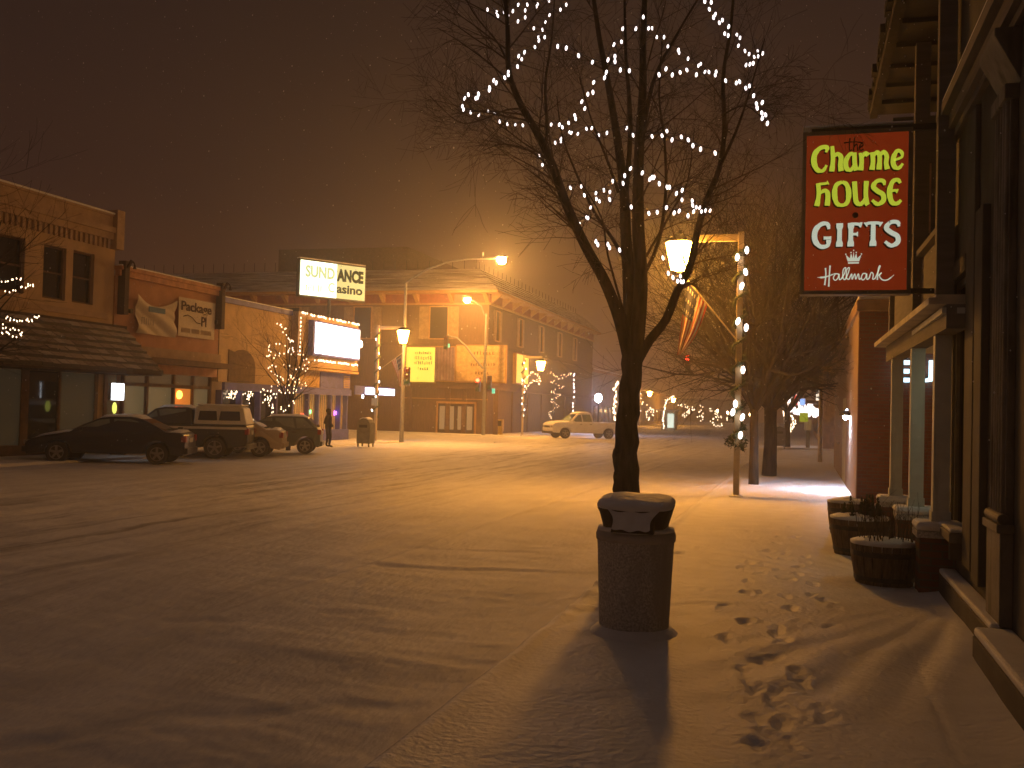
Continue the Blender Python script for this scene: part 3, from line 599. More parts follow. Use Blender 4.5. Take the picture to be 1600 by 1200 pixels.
# ------------------------------------------------------------------ cars
def car(name, label, rz, loc, spec, paint, group):
    t = thing(name, label, 'car' if name != 'pickup_truck' else 'pickup', loc, rz, group)
    Wd = spec['w']/2; belt = spec['belt']
    def hw(z): return Wd*(1-.05*max(0, .55-z)/.4) if z <= belt else Wd*(.97-.40*(z-belt))
    def profile(pts, mb, w0=hw, k=1.):
        n = len(pts); v = []; 
        for sg in (1, .6, -.6, -1):
            for (x, z) in pts:
                yy = w0(z)*k*sg; xx = x*(1 if abs(sg) < 1 else .985) ; v.append((xx, yy, z))
        f = [tuple(range(n)), tuple(range(4*n-1, 3*n-1, -1))]
        for r_ in range(3):
            for i in range(n): j = (i+1) % n; f.append((r_*n+j, r_*n+i, (r_+1)*n+i, (r_+1)*n+j))
        mb.add(v, f); return mb
    wr = spec['r']; out = list(spec['top'])          # from front bottom over the top to rear bottom
    bz = spec['bz']
    def arch(xc):
        return [(xc-(wr+.07)*math.cos(a), max(bz, wr+(wr+.07)*math.sin(a)*1.0)) for a in [PI*k/10 for k in range(11)]]
    body = out + arch(spec['wx'][1]) + arch(spec['wx'][0])
    mb = MB(); profile(body, mb)
    ob = mb.build('body', paint, t, local=True, bevel=.035)
    gh = spec['roof']
    profile(gh, MB(), k=.999) ; g = profile(gh, MB()); g.build('cabin', paint, t, local=True, bevel=.04)
    for wp in spec['side']:
        for sg in (1, -1):
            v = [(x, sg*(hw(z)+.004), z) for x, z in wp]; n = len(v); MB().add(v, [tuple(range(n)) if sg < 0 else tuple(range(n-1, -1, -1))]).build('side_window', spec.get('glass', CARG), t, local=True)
    for (p, q, nm) in spec['screens']:
        p_ = Vector((p[0], 0, p[1])); q_ = Vector((q[0], 0, q[1])); d = q_-p_; nrm = Vector((d.z, 0, -d.x)).normalized()
        if nrm.z < 0: nrm = -nrm
        off = nrm*.012; a = p_+d*.08+off; b = q_-d*.08+off
        MB().add([(a.x, -hw(p[1])*.9, a.z), (a.x, hw(p[1])*.9, a.z), (b.x, hw(q[1])*.88, b.z), (b.x, -hw(q[1])*.88, b.z)], [(0, 1, 2, 3)]).build(nm, GLASS, t, local=True)
    for xw in spec['wx']:
        for sg in (1, -1):
            yc = sg*(Wd-.11); prof = [(wr*.62, -.10), (wr*.9, -.11), (wr, -.07), (wr, .07), (wr*.9, .11), (wr*.62, .10)]
            wl_ = MB().lathe(prof, (xw, yc, wr), 24, 'y').build('wheel', MAT('tyre', (.02, .02, .02), .9) if 'tyre' not in bpy.data.materials else bpy.data.materials['tyre'], t, local=True, smooth=False)
            rm = MB().lathe([(.04, .06*sg), (wr*.6, .05*sg), (wr*.64, .112*sg), (wr*.58, .115*sg), (wr*.55, .07*sg), (.05, .075*sg)], (xw, yc, wr), 24, 'y')
            for k_ in range(5):
                an = 2*PI*k_/5+.3; rm.beam((xw, yc+.1*sg, wr), (xw+wr*.58*math.cos(an), yc+.1*sg, wr+wr*.58*math.sin(an)), .035, .07)
            rm.lathe([(.05, .09*sg), (.05, .12*sg), (.01, .125*sg)], (xw, yc, wr), 12, 'y')
            rm.build('rim', spec.get('rim', GREYM), wl_, local=True)
    xf = max(p[0] for p in out); xr = min(p[0] for p in out); hz = spec['hz']; tz = spec['tz']
    for sg in (1, -1):
        MB().box(xf-.1, xf-.01, sg*Wd*.95, sg*Wd*.62, hz, hz+.13).build('headlight', MAT('lamp_glass', (.3, .28, .26), .2) if 'lamp_glass' not in bpy.data.materials else bpy.data.materials['lamp_glass'], t, local=True, bevel=.01)
        MB().box(xr+.005, xr+.14, sg*(Wd*.99), sg*Wd*.72, tz, tz+.2).build('tail_light', MAT('red_lens', (.30, .01, .01), .3) if 'red_lens' not in bpy.data.materials else bpy.data.materials['red_lens'], t, local=True, bevel=.01)
        MB().ball((spec['mx'], sg*(Wd+.08), belt+.06), .06, .1, .07).build('mirror', paint, t, local=True)
        for xx in spec['seams']: MB().box(xx-.006, xx+.006, sg*(Wd*.985), sg*(Wd+.001), bz+.1, belt-.04).build('door_seam', DARK, t, local=True) if False else None
        for xx in spec['handles']: MB().box(xx-.08, xx+.08, sg*(Wd-.01), sg*(Wd+.02), belt-.14, belt-.1).build('door_handle', DARK, t, local=True)
    MB().box(xf-.03, xf+.02, -Wd*.5, Wd*.5, hz-.02, hz+.12).build('grille', DARK, t, local=True)
    MB().box(xf-.08, xf+.05, -Wd*.93, Wd*.93, .33, .5).build('bumper', spec.get('bump', paint), t, local=True, bevel=.03)
    MB().box(xr-.05, xr+.08, -Wd*.93, Wd*.93, .33, .52).build('bumper', spec.get('bump', paint), t, local=True, bevel=.03)
    MB().box(xr-.005, xr+.02, -.26, .26, tz-.02, tz+.12).build('number_plate', MAT('plate', (.5, .5, .48), .6) if 'plate' not in bpy.data.materials else bpy.data.materials['plate'], t, local=True)
    for (pts) in spec['snow']:       # snow lying on level surfaces, thicker in the middle
        mb = MB(); n = 9
        for i, (x, z) in enumerate(pts):
            for j in range(n):
                v_ = j/(n-1)*2-1; edge = 0 if i in (0, len(pts)-1) or j in (0, n-1) else 1
                mb.v.append(Vector((x, v_*hw(z)*.97, z+(.075*(1-v_**4)+.004*math.sin(x*9+v_*7))*edge - (0 if edge else .0))))
        for i in range(len(pts)-1):
            for j in range(n-1): a = i*n+j; mb.f.append((a, a+n, a+n+1, a+1) if pts[0][0] < pts[-1][0] else (a, a+1, a+n+1, a+n)); mb.m.append(0)
        mb.build('snow_cap', SNOW, t, local=True, smooth=True)
    return t
def paint(n, c, r=.35): return MAT(n, c, r, .06, 3, spec=.5)
BP = []
sedan = dict(w=1.8, belt=.98, r=.33, bz=.22, wx=(1.45, -1.45), hz=.56, tz=.7, mx=.75,
    top=[(2.36, .26), (2.42, .45), (2.38, .62), (2.25, .72), (1.8, .83), (1.15, .95), (.95, .985), (-1.5, 1.0), (-2.1, .985), (-2.24, .93), (-2.28, .7), (-2.28, .45), (-2.2, .26)],
    roof=[(1.15, .94), (.75, 1.18), (.3, 1.37), (0, 1.42), (-.6, 1.43), (-.95, 1.37), (-1.4, 1.17), (-1.75, .96)],
    side=[[(.98, 1.0), (.66, 1.17), (.28, 1.33), (.0, 1.365), (-.08, 1.0)], [(-.16, 1.0), (-.14, 1.365), (-.6, 1.37), (-.85, 1.3), (-1.0, 1.0)], [(-1.05, 1.0), (-.93, 1.28), (-1.3, 1.12), (-1.45, 1.01)]],
    screens=[((1.12, .98), (.3, 1.38), 'windscreen'), ((-1.7, .99), (-.92, 1.39), 'rear_window')], seams=[], handles=[.05, -.98],
    snow=[[(.35, 1.385), (.2, 1.41), (0, 1.43), (-.3, 1.435), (-.6, 1.44), (-.8, 1.42), (-.93, 1.38)], [(2.2, .74), (2.0, .79), (1.7, .86), (1.4, .91), (1.16, .955)], [(-1.72, 1.0), (-1.9, .998), (-2.05, .99), (-2.12, .985)]])
cap_truck = dict(w=1.95, belt=1.16, r=.38, bz=.38, wx=(1.75, -1.45), hz=.78, tz=.85, mx=1.0,
    top=[(2.6, .42), (2.66, .6), (2.64, .95), (2.5, 1.08), (1.2, 1.16), (-2.5, 1.18), (-2.56, 1.1), (-2.58, .6), (-2.52, .45)],
    roof=[(1.25, 1.14), (.95, 1.4), (.6, 1.68), (.3, 1.74), (-.5, 1.75), (-.62, 1.70), (-.68, 1.16)],
    side=[[(1.05, 1.2), (.8, 1.42), (.56, 1.62), (.42, 1.2)], [(.36, 1.2), (.48, 1.64), (.25, 1.68), (-.42, 1.68), (-.46, 1.2)]],
    screens=[((1.22, 1.18), (.58, 1.69), 'windscreen')], seams=[], handles=[-.3], bump=GREYM,
    snow=[[(.58, 1.695), (.4, 1.73), (.2, 1.75), (-.1, 1.755), (-.4, 1.755), (-.58, 1.73)], [(2.45, 1.09), (2.1, 1.12), (1.7, 1.14), (1.28, 1.16)]])
wagon = dict(w=1.72, belt=.98, r=.32, bz=.24, wx=(1.3, -1.25), hz=.6, tz=.78, mx=.7,
    top=[(2.05, .28), (2.1, .5), (2.06, .72), (1.8, .82), (1.0, .96), (-1.75, 1.0), (-1.84, .9), (-1.86, .5), (-1.8, .28)],
    roof=[(1.05, .95), (.75, 1.18), (.3, 1.4), (0, 1.46), (-1.15, 1.46), (-1.32, 1.42), (-1.76, 1.0)],
    side=[[(.9, 1.01), (.6, 1.2), (.25, 1.37), (.05, 1.39), (-.02, 1.01)], [(-.1, 1.01), (-.08, 1.4), (-.75, 1.4), (-.85, 1.01)], [(-.93, 1.01), (-.85, 1.4), (-1.15, 1.4), (-1.55, 1.04)]],
    screens=[((1.02, .98), (.3, 1.41), 'windscreen'), ((-1.75, 1.03), (-1.32, 1.43), 'rear_window')], seams=[], handles=[.02, -.82],
    snow=[[(.28, 1.42), (.1, 1.455), (-.3, 1.475), (-.8, 1.48), (-1.1, 1.475), (-1.28, 1.44)], [(1.75, .84), (1.5, .9), (1.25, .93), (1.05, .955)]])
pick = dict(w=1.95, belt=1.15, r=.38, bz=.40, wx=(1.7, -1.7), hz=.78, tz=.85, mx=1.1, rim=GREYM,
    top=[(2.65, .44), (2.72, .6), (2.7, 1.0), (2.55, 1.1), (1.35, 1.2), (-.45, 1.2), (-.48, 1.14), (-2.7, 1.16), (-2.76, 1.08), (-2.78, .6), (-2.7, .46)],
    roof=[(1.4, 1.18), (.95, 1.55), (.7, 1.76), (.4, 1.84), (-.3, 1.84), (-.42, 1.76), (-.5, 1.2)],
    side=[[(1.15, 1.22), (.85, 1.5), (.66, 1.68), (.45, 1.72), (.4, 1.22)], [(.32, 1.22), (.36, 1.73), (-.28, 1.74), (-.38, 1.22)]],
    screens=[((1.36, 1.22), (.68, 1.78), 'windscreen'), ((-.5, 1.24), (-.42, 1.74), 'rear_window')], seams=[], handles=[.5, -.25], bump=BLACKM,
    snow=[[(.66, 1.80), (.5, 1.84), (.3, 1.86), (0, 1.86), (-.25, 1.86), (-.4, 1.8)], [(2.5, 1.12), (2.1, 1.16), (1.7, 1.18), (1.4, 1.21)]])
def park(wheel_f, wheel_r, spec, zz=-.055):      # near-side wheel contact points (world) -> centre, heading
    d = (Vector(wheel_f)-Vector(wheel_r)); d.z = 0; d.normalize(); left = Vector((-d.y, d.x, 0))
    xr = spec['wx'][1]; c = Vector(wheel_r) - d*xr - left*(spec['w']/2-.05); c.z = zz
    return c, math.atan2(d.y, d.x)
GC = 'vehicles angle parked along the left kerb'
a, b = G(80, 725, -.08), G(245, 728, -.08)
c0, hd = park(a, b, sedan); D = (a-b).normalized()
SILV = MAT('grille_glow', (.1, .1, .1), .3)
car('parked_sedan', 'dark blue four door sedan with snowy roof, nearest of the parked cars', hd, c0, sedan, paint('navy_paint', (.012, .012, .022), .3), GC)
b = G(335, 718, -.08); c1, hd1 = park(b+D*3.2, b, cap_truck)
tk = car('pickup_truck', 'two tone pickup with a pale camper shell parked behind the dark sedan', hd1, c1, cap_truck, paint('dark_green_paint', (.014, .018, .016), .45), GC)
capm = paint('camper_shell_white', (.62, .60, .56), .5)
k_ = [( -.72, 1.19), (-.74, 1.75), (-.85, 1.82), (-2.2, 1.82), (-2.35, 1.75), (-2.5, 1.19)]
v = []; 
for sg in (1, -1):
    for (x, z) in k_: v.append((x, sg*(.955-.16*(z-1.19)/.6), z))
n = len(k_); MB().add(v, [tuple(range(n)), tuple(range(2*n-1, n-1, -1))]+[((i+1) % n, i, n+i, n+(i+1) % n) for i in range(n)]).build('camper_shell', capm, tk, local=True, bevel=.03)
for sg in (1, -1):
    for (xa, xb) in ((-.86, -1.5), (-1.56, -2.28)):
        MB().add([(xa, sg*.946, 1.32), (xb, sg*.946, 1.32), (xb+.04, sg*.872, 1.64), (xa-.04, sg*.872, 1.64)], [(0, 1, 2, 3) if sg < 0 else (3, 2, 1, 0)]).build('shell_window', GLASS, tk, local=True)
    MB().box(-2.5, 1.2, sg*.965, sg*.985, 1.02, 1.10).build('side_stripe', capm, tk, local=True); MB().box(-2.4, 2.5, sg*.965, sg*.985, .42, .62).build('lower_trim', paint('tan_paint', (.30, .23, .15)), tk, local=True) if False else None
MB().box(-.8, -2.3, -.85, .85, 1.822, 1.88).build('snow_cap', SNOW, tk, local=True, bevel=.025)
b = G(405, 715, -.08); c2, hd2 = park(b+D*2.9, b, sedan)
car('parked_sedan', 'pale gold sedan showing its rear beyond the camper shell pickup', hd2, c2, sedan, paint('champagne_paint', (.42, .34, .24), .4), GC)
b = G(476, 711, -.08); c3, hd3 = park(b+D*2.55, b, wagon)
car('parked_wagon', 'teal grey hatchback wagon, last of the parked row near the pedestrian', hd3, c3, wagon, paint('teal_paint', (.075, .10, .10), .4), GC)
a, b = G(887, 686, -.08), G(951, 687, -.08); dd = (a-b).normalized()
c4, hd4 = park(b+dd*3.4, b, pick)
pt = car('pickup_truck', 'pale cream pickup crossing the far side of the junction', hd4, c4, pick, paint('cream_paint', (.74, .73, .70), .45), None)
MB().box(-.55, -2.68, -.80, .80, 1.17, 1.2).build('bed_snow', SNOW, pt, local=True)

# ------------------------------------------------------------------ street lamps
def lantern_parts(t, c, sc=1.):    # c: lantern centre (world)
    c = Vector(c)
    MB().lathe([(.20*sc, -.36*sc), (.34*sc, .30*sc)], c, 6, cap=False).build('lamp_glass', LANT, t)
    MB().lathe([(.01*sc, -.35*sc), (.19*sc, -.35*sc), (.19*sc, -.34*sc), (.01*sc, -.34*sc)], c, 6).build('lamp_lens', LENS, t)
    MB().lathe([(.40*sc, .285*sc), (.40*sc, .33*sc), (.22*sc, .46*sc), (.05*sc, .50*sc), (.04*sc, .58*sc)], c, 6).build('lamp_cap', BLACKM, t)
    MB().lathe([(.02*sc, -.46*sc), (.06*sc, -.42*sc), (.05*sc, -.365*sc)], c, 6).build('lamp_base', BLACKM, t)
    f = MB()
    for k in range(6):
        an = PI/3*k; f.tube([c+Vector((.20*sc*math.cos(an), .20*sc*math.sin(an), -.36*sc))*1.02, c+Vector((.345*sc*math.cos(an), .345*sc*math.sin(an), .30*sc))], .012*sc, 4)
    f.build('lamp_frame', BLACKM, t)
def garland(t, x, y, z0, z1, r, turns, green=GREEN):
    pts = []; n = int(turns*14)
    for i in range(n+1):
        a = 2*PI*turns*i/n; rr = r+.03*random.random(); pts.append(Vector((x+rr*math.cos(a), y+rr*math.sin(a), z0+(z1-z0)*i/n)))
    m = MB()
    for p in pts[::1]:
        for k in range(14):
            d = Vector((random.gauss(0,1), random.gauss(0,1), random.gauss(0,1))).normalized()*random.uniform(.07, .13); s_ = Vector((random.gauss(0,1), random.gauss(0,1), random.gauss(0,1))).normalized()*.012
            m.add([p, p+d*.5+s_, p+d, p+d*.5-s_], [(0, 1, 2, 3)])
    m.tube(pts, .035, 5); m.build('garland', green, t); return pts
def bulbs(t, pts, mat, r=.03, name='bulb'):
    b0 = None
    for p in pts:
        if b0 is None: b0 = MB().ball((0,0,0), r, r, r*1.9, 6, 4).build(name, mat, t, local=True); q = b0
        else: q = b0.copy(); COL.objects.link(q)
        q.location = Vector(p)-ORG[t.name]
        q.rotation_euler = (random.uniform(-.3, .3), random.uniform(-.3, .3), 0)
def lamp_post(label, base, top, lant, lit=True, wrap=True, ww=.16, turns=9, nb=8, sc=1.):
    base = Vector(base); top = Vector(top)
    t = thing('street_lamp', label, 'street lamp', base, group='lantern street lamps along the kerbs')
    MB().beam(base, top, ww*.86, ww*.86).build('post', POSTM, t, bevel=.01)
    MB().lathe([(ww*1.0, -.03), (ww*1.0, .03), (ww*.7, .06)], base, 8).build('base', SNOW, t)
    arm_z = top.z-.14; L = Vector(lant)
    MB().beam((top.x, top.y, arm_z), (L.x-(.1 if L.x < top.x else -.1), L.y, arm_z), .09, .16).tube([(L.x, L.y, arm_z-.06), (L.x, L.y, L.z+.4*sc)], .025, 6).build('arm', POSTM, t)
    lantern_parts(t, L, sc)
    if wrap:
        pts = garland(t, base.x, base.y, base.z+.9+.4, top.z-.4, ww*.75, turns)
        pk = [pts[int((i+.5)/nb*len(pts))] for i in range(nb)]
        bulbs(t, [p+Vector((random.uniform(-.05, .12), -.1, 0)) for p in pk], BULBC, .042)
    return t
# nearest lamp
bR = G(1150, 777, .0); YR = bR.y; tR = AT(1157.5, 362, YR); lR = AT(1062, 398, YR)
TR_ = lamp_post('wooden lamp post wrapped in garland beside the nearest glowing lantern and flag', bR, (bR.x, YR, tR.z), lR, wrap=False)
pts = garland(TR_, bR.x, bR.y, 1.1, tR.z-.35, .13, 9)
bulbs(TR_, [AT(px, py, YR-.2) for (px, py) in ((1167,391), (1152,402), (1165,425), (1159,447), (1153,502), (1166,512), (1161,578), (1149,631), (1145,644), (1160,652), (1157,680))], BULBC, .05)
wr_ = MB(); wc = AT(1150, 690, YR-.14)
for k in range(260):
    an = random.random()*2*PI; p = wc+Vector((.2*math.cos(an)+random.gauss(0, .03), random.gauss(0, .03), .1*math.sin(an)+random.gauss(0, .03))); d = Vector((random.gauss(0,1), random.gauss(0,1), random.gauss(0,1)-.4)).normalized()*.09
    s_ = Vector((0, 0, .012)); wr_.add([p, p+d*.5+s_, p+d, p+d*.5-s_], [(0,1,2,3)])
wr_.build('bow', GREEN, TR_)
# flags
def flag(label, base, tip, low, fy, scale=1.):
    base = Vector(base); tip = Vector(tip); t = thing('street_flag', label, 'flag', base, group='flags on the lamp posts')
    MB().tube([base, tip], .018*scale, 6).ball(tip, .035*scale).build('flag_pole', POSTM, t)
    a = tip+(base-tip)*.03; b = tip+(base-tip)*.43; low = Vector(low); nu, nv = 26, 22; mb = MB()
    for j in range(nv+1):
        for i in range(nu+1):
            u_ = i/nu; v_ = j/nv; p = a.lerp(b, u_); q = low+(b-a)*(.16*(u_-.5))+Vector((0, 0, (1-u_)*-.1*scale))
            r_ = p.lerp(q, v_**.9); r_.y += scale*.07*math.sin(u_*15)*v_; r_.x += scale*(.10*math.sin(v_*PI)*(u_-.2)); r_.z -= scale*.05*math.sin(v_*PI)*u_
            mb.v.append(r_)
    for j in range(nv):
        for i in range(nu):
            q = j*(nu+1)+i; mi = 2 if (i < 14 and j < 9) else (i//2) % 2
            if mi == 2 and (i % 3 == 1 and j % 3 == 1): mi = 1
            mb.f.append((q, q+1, q+nu+2, q+nu+1)); mb.m.append(mi)
    mb.build('cloth', FM, t, smooth=True)
FM = [MAT('flag_red', (.42, .05, .03), .8), MAT('flag_white', (.65, .6, .52), .8), MAT('flag_blue', (.04, .05, .12), .8)]
flag('striped flag drooping on its slanted staff beside the nearest lantern', AT(1150, 530, YR), AT(1073, 436, YR), AT(1061, 551, YR), YR)
# left-hand posts
bL = G(586, 697, .0); bL = Vector((bL.x, 49.0, 0)); pL = AT(587, 508, 49.0)
bL.x = AT(586, 690, 49.).x
lamp_post('lamp post by the blue corner building with flag, lantern arm to the right', bL, (bL.x, 49, pL.z), AT(630, 525, 49.), nb=6, turns=7)
flag('small striped flag drooping in front of the yellow menu board', AT(590, 580, 48.8), AT(628, 552, 48.8), AT(625, 602, 48.8), 48.8, .9)
s = thing('street_notice', 'small white notice plate on the corner lamp post', 'sign', AT(585, 628, 48.8)); p = AT(586, 628, 48.8); MB().box(p.x-.2, p.x+.16, 48.78, 48.82, p.z-.2, p.z+.2).build('plate', WHITEP, s)
bM = Vector((AT(816, 670, 71.).x, 71., 0)); pM = AT(820, 555, 71.)
lamp_post('lamp post with warm string lights at the hotel side', bM, (bM.x, 71, pM.z), AT(845, 571, 71.), nb=10, turns=7)
for (px, py, X, lb) in ((1015, 615, -20.8, 'lone lantern down the far street, left of its neighbour'), (1052, 625, -20.8, 'far lantern above a lit doorway down the street')):
    p = AX(px, py, X); lamp_post(lb, (p.x-1.3, p.y, 0), (p.x-1.3, p.y, p.z+.6), p, nb=6, turns=4, sc=1.0)
# two more of the same row, behind the photographer

# ------------------------------------------------------------------ signals and tall streetlights
def head(t, c, n=3, lit=None, w_=.3, face=(0, -1, 0)):
    c = Vector(c); MB().box(c.x-w_/2, c.x+w_/2, c.y-.12, c.y+.12, c.z-.5, c.z+.5).build('signal_head', BLACKM, t, bevel=.02)
    for i in range(n):
        col = (('red', (1, .03, .012)), ('amber', (1, .5, .05)), ('green', (.1, .9, .6)))[i]
        z = c.z+.32-.32*i; on = (lit == i)
        MB().lathe([(.02, -.17), (.10, -.16), (.15, -.13), (.15, -.12)], (c.x, c.y, z), 14, 'y').build(col[0]+'_lens', EMI(col[0]+'_on', col[1], 32 if i == 0 else 5, ) if on else MAT(col[0]+'_off', tuple(.06*q for q in col[1]), .3), t)
        MB().tube([(c.x-.11, c.y-.12, z+.05), (c.x-.11, c.y-.3, z+.07), (c.x, c.y-.3, z+.13), (c.x+.11, c.y-.3, z+.07), (c.x+.11, c.y-.12, z+.05)], .012, 4).build('visor', BLACKM, t)
def cobra(t, arm, lens):
    MB().tube(arm, [.06]*(len(arm)-1)+[.045], 6).build('light_arm', GREYM, t)
    l = Vector(lens); MB().ball(l+Vector((0, 0, .2)), .36, .2, .1, 12, 6).build('light_housing', GREYM, t); MB().ball(l, .24, .2, .2, 12, 6).build('light_lens', COBRA, t)
Y1 = 50.5
t = thing('signal_pole', 'signal pole by the corner lamp post, long curved arm holding a tall streetlight', 'traffic light', (AT(629, 690, Y1).x, Y1, 0))
pb = AT(627, 690, Y1); ptp = AT(638, 440, Y1)
MB().tube([(pb.x, Y1, -.08), (pb.x, Y1, ptp.z)], [.13, .08], 8).build('pole', GREYM, t)
arm = [(pb.x, Y1, ptp.z-.05)]+[AT(x_, y_, Y1-.0) for (x_, y_) in ((665, 422), (700, 409), (735, 404), (762, 404), (776, 404))]
cobra(t, arm, AT(784, 407, Y1)); head(t, AT(636, 588, Y1-.2)+Vector((0, 0, 0)), lit=None)
p = AT(755, 394, Y1); MB().tube([p, AT(755, 404, Y1)], .03, 5).build('photocell', GREYM, t)
Y2 = 67.8
t = thing('signal_pole', 'signal pole at the hotel corner with curved mast arm and red light showing', 'traffic light', (AT(755, 680, Y2).x, Y2, 0))
pb = AT(755, 680, Y2)
MB().tube([(pb.x, Y2, -.08), (pb.x, Y2, AT(757, 490, Y2).z)], [.14, .09], 8).build('pole', GREYM, t)
cobra(t, [AT(757, 492, Y2), AT(752, 478, Y2-.6), AT(742, 471, Y2-1.2), AT(732, 466, Y2-2)], AT(730, 469, Y2-2.2))
MB().tube([AT(755, 576, Y2), AT(742, 560, Y2), AT(727, 540, Y2), AT(714, 528, Y2), AT(700, 525, Y2)], [.09, .08, .07, .06, .06], 7).build('mast_arm', GREYM, t)
head(t, AT(697, 535, Y2-.2), lit=None); head(t, AT(747, 601, Y2-.3), lit=0); 
p = AT(700, 540, Y2-.1); MB().box(p.x-.06, p.x+.1, p.y-.1, p.y+.1, p.z-.14, p.z+.14).build('green_glow', EMI('green_side', (.1, .75, .5), .9), t)
p = AT(771, 611, Y2-.1); MB().box(p.x-.09, p.x+.09, p.y-.1, p.y+.1, p.z-.18, p.z+.18).build('green_glow', bpy.data.materials['green_side'], t)
head(t, AT(765, 598, Y2+.2), lit=None)
for (px, py, Y_, lb) in ((1075, 559, 60., 'far signal pole with a red light showing left of the garlanded post'), (1218, 613, 66., 'far signal pole with a red light showing by the forked trunk')):
    l = AT(px, py, Y_)-Vector((0, 0, .32)); bx_ = Vector((-1.9, Y_, 0))
    t = thing('signal_pole', lb, 'traffic light', bx_)
    MB().tube([bx_, (bx_.x, Y_, l.z+.4)], .09, 6).tube([(bx_.x, Y_, l.z+.4), (l.x, Y_, l.z+.6)], .05, 6).build('pole', GREYM, t); head(t, l, lit=0)

# ------------------------------------------------------------------ mail boxes
def mailbox(label, px, Y, mt):
    p = Vector((px, Y, .04)); t = thing('mail_box', label, 'mail box', p)
    a = MB(); prof = [(-.33, .12), (-.33, .95)]+[(.33*math.cos(q), .95+.33*math.sin(q)) for q in [PI-PI*k/8 for k in range(1, 8)]]+[(.33, .95), (.33, .12)]
    a.poly([(p.x+x_, Y-.3, p.z+z_) for x_, z_ in prof], (0, .6, 0)).build('cabinet', mt, t, bevel=.02)
    l = MB()
    for sx_ in (-.27, .27):
        for sy_ in (-.24, .24): l.box(p.x+sx_-.03, p.x+sx_+.03, Y+sy_-.03, Y+sy_+.03, 0, p.z+.13)
    l.build('legs', mt, t)
    sn = MB(); sn.poly([(p.x+.35*math.cos(q), Y-.28, p.z+.96+.37*math.sin(q)) for q in [.25*PI+PI*.5*k/8 for k in range(9)]], (0, .56, 0)).build('snow_cap', SNOW, t, bevel=.03)
    MB().box(p.x-.2, p.x+.2, Y-.315, Y-.302, p.z+.85, p.z+.98).build('slot_door', DARK, t)
q = G(571, 697, .03); mailbox('rounded mail box with a snow cap standing on the corner pavement', q.x, q.y, MAT('mailbox_tan', (.22, .21, .15), .6))
q = G(1218, 700, .03); mailbox('distant rounded mail box beyond the crossing', q.x, q.y, MAT('mailbox_grey', (.14, .15, .18), .6))

# ------------------------------------------------------------------ person
def person():
    p = G(512, 699, .03); t = bpy.data.objects; me = bpy.data.meshes.new('person')
    J = {'pel': (0,0,.93,.15), 'waist': (0,.01,1.08,.135), 'chest': (0,.01,1.30,.155), 'neck': (0,.0,1.47,.06), 'head0': (0,-.02,1.56,.085), 'head': (0,-.03,1.66,.10),
         'shl': (-.18,.0,1.40,.075), 'ell': (-.27,.05,1.13,.055), 'wrl': (-.17,-.12,.98,.045), 'hal': (-.12,-.16,.95,.04),
         'shr': (.18,.0,1.40,.075), 'elr': (.28,.05,1.13,.055), 'wrr': (.19,-.12,.98,.045), 'har': (.13,-.16,.95,.04),
         'hpl': (-.10,0,.88,.11), 'knl': (-.17,-.05,.50,.075), 'anl': (-.24,.03,.10,.05), 'tol': (-.26,-.14,.04,.04),
         'hpr': (.10,0,.88,.11), 'knr': (.12,-.04,.50,.075), 'anr': (.15,.02,.10,.05), 'tor': (.16,-.14,.04,.04)}
    E = ['pel-waist','waist-chest','chest-neck','neck-head0','head0-head','chest-shl','shl-ell','ell-wrl','wrl-hal','chest-shr','shr-elr','elr-wrr','wrr-har','pel-hpl','hpl-knl','knl-anl','anl-tol','pel-hpr','hpr-knr','knr-anr','anr-tor']
    ks = list(J); me.from_pydata([J[k][:3] for k in ks], [tuple(ks.index(q) for q in e_.split('-')) for e_ in E], [])
    o = bpy.data.objects.new('person', me); COL.objects.link(o); o.location = p; o.rotation_euler = (0, 0, 2.4); o.scale = (.98, .98, .96)
    o.modifiers.new('s', 'SKIN'); 
    for i, k in enumerate(ks): me.skin_vertices[0].data[i].radius = (J[k][3], J[k][3]); me.skin_vertices[0].data[i].use_root = (k == 'pel')
    su = o.modifiers.new('u', 'SUBSURF'); su.levels = 2; su.render_levels = 2
    me.materials.append(MAT('dark_trousers', (.018, .018, .03), .9))
    tag(o, 'person in dark jacket and jeans standing before the lit curtain windows, hands in pockets', 'person'); ORG[o.name] = Vector((0,0,0))
    j = MB()
    prof = [(.17, .86), (.19, .95), (.175, 1.08), (.20, 1.28), (.19, 1.40), (.09, 1.47), (.085, 1.52)]
    j.lathe(prof, (0,0,0), 14); 
    for v_ in j.v: v_.y *= .78
    for sg in (-1, 1): j.tube([(sg*.17, 0, 1.40), (sg*.225, .02, 1.3), (sg*.28, .05, 1.13), (sg*.2, -.1, .99)], [.085, .08, .075, .065], 9)
    j.build('jacket', MAT('black_jacket', (.014, .013, .014), .9), o, local=True, smooth=True)
    MB().ball((0, .01, 1.68), .115, .125, .115, 12, 8).build('hair', MAT('dark_hair', (.02, .014, .01), .9), o, local=True, smooth=True)
person()

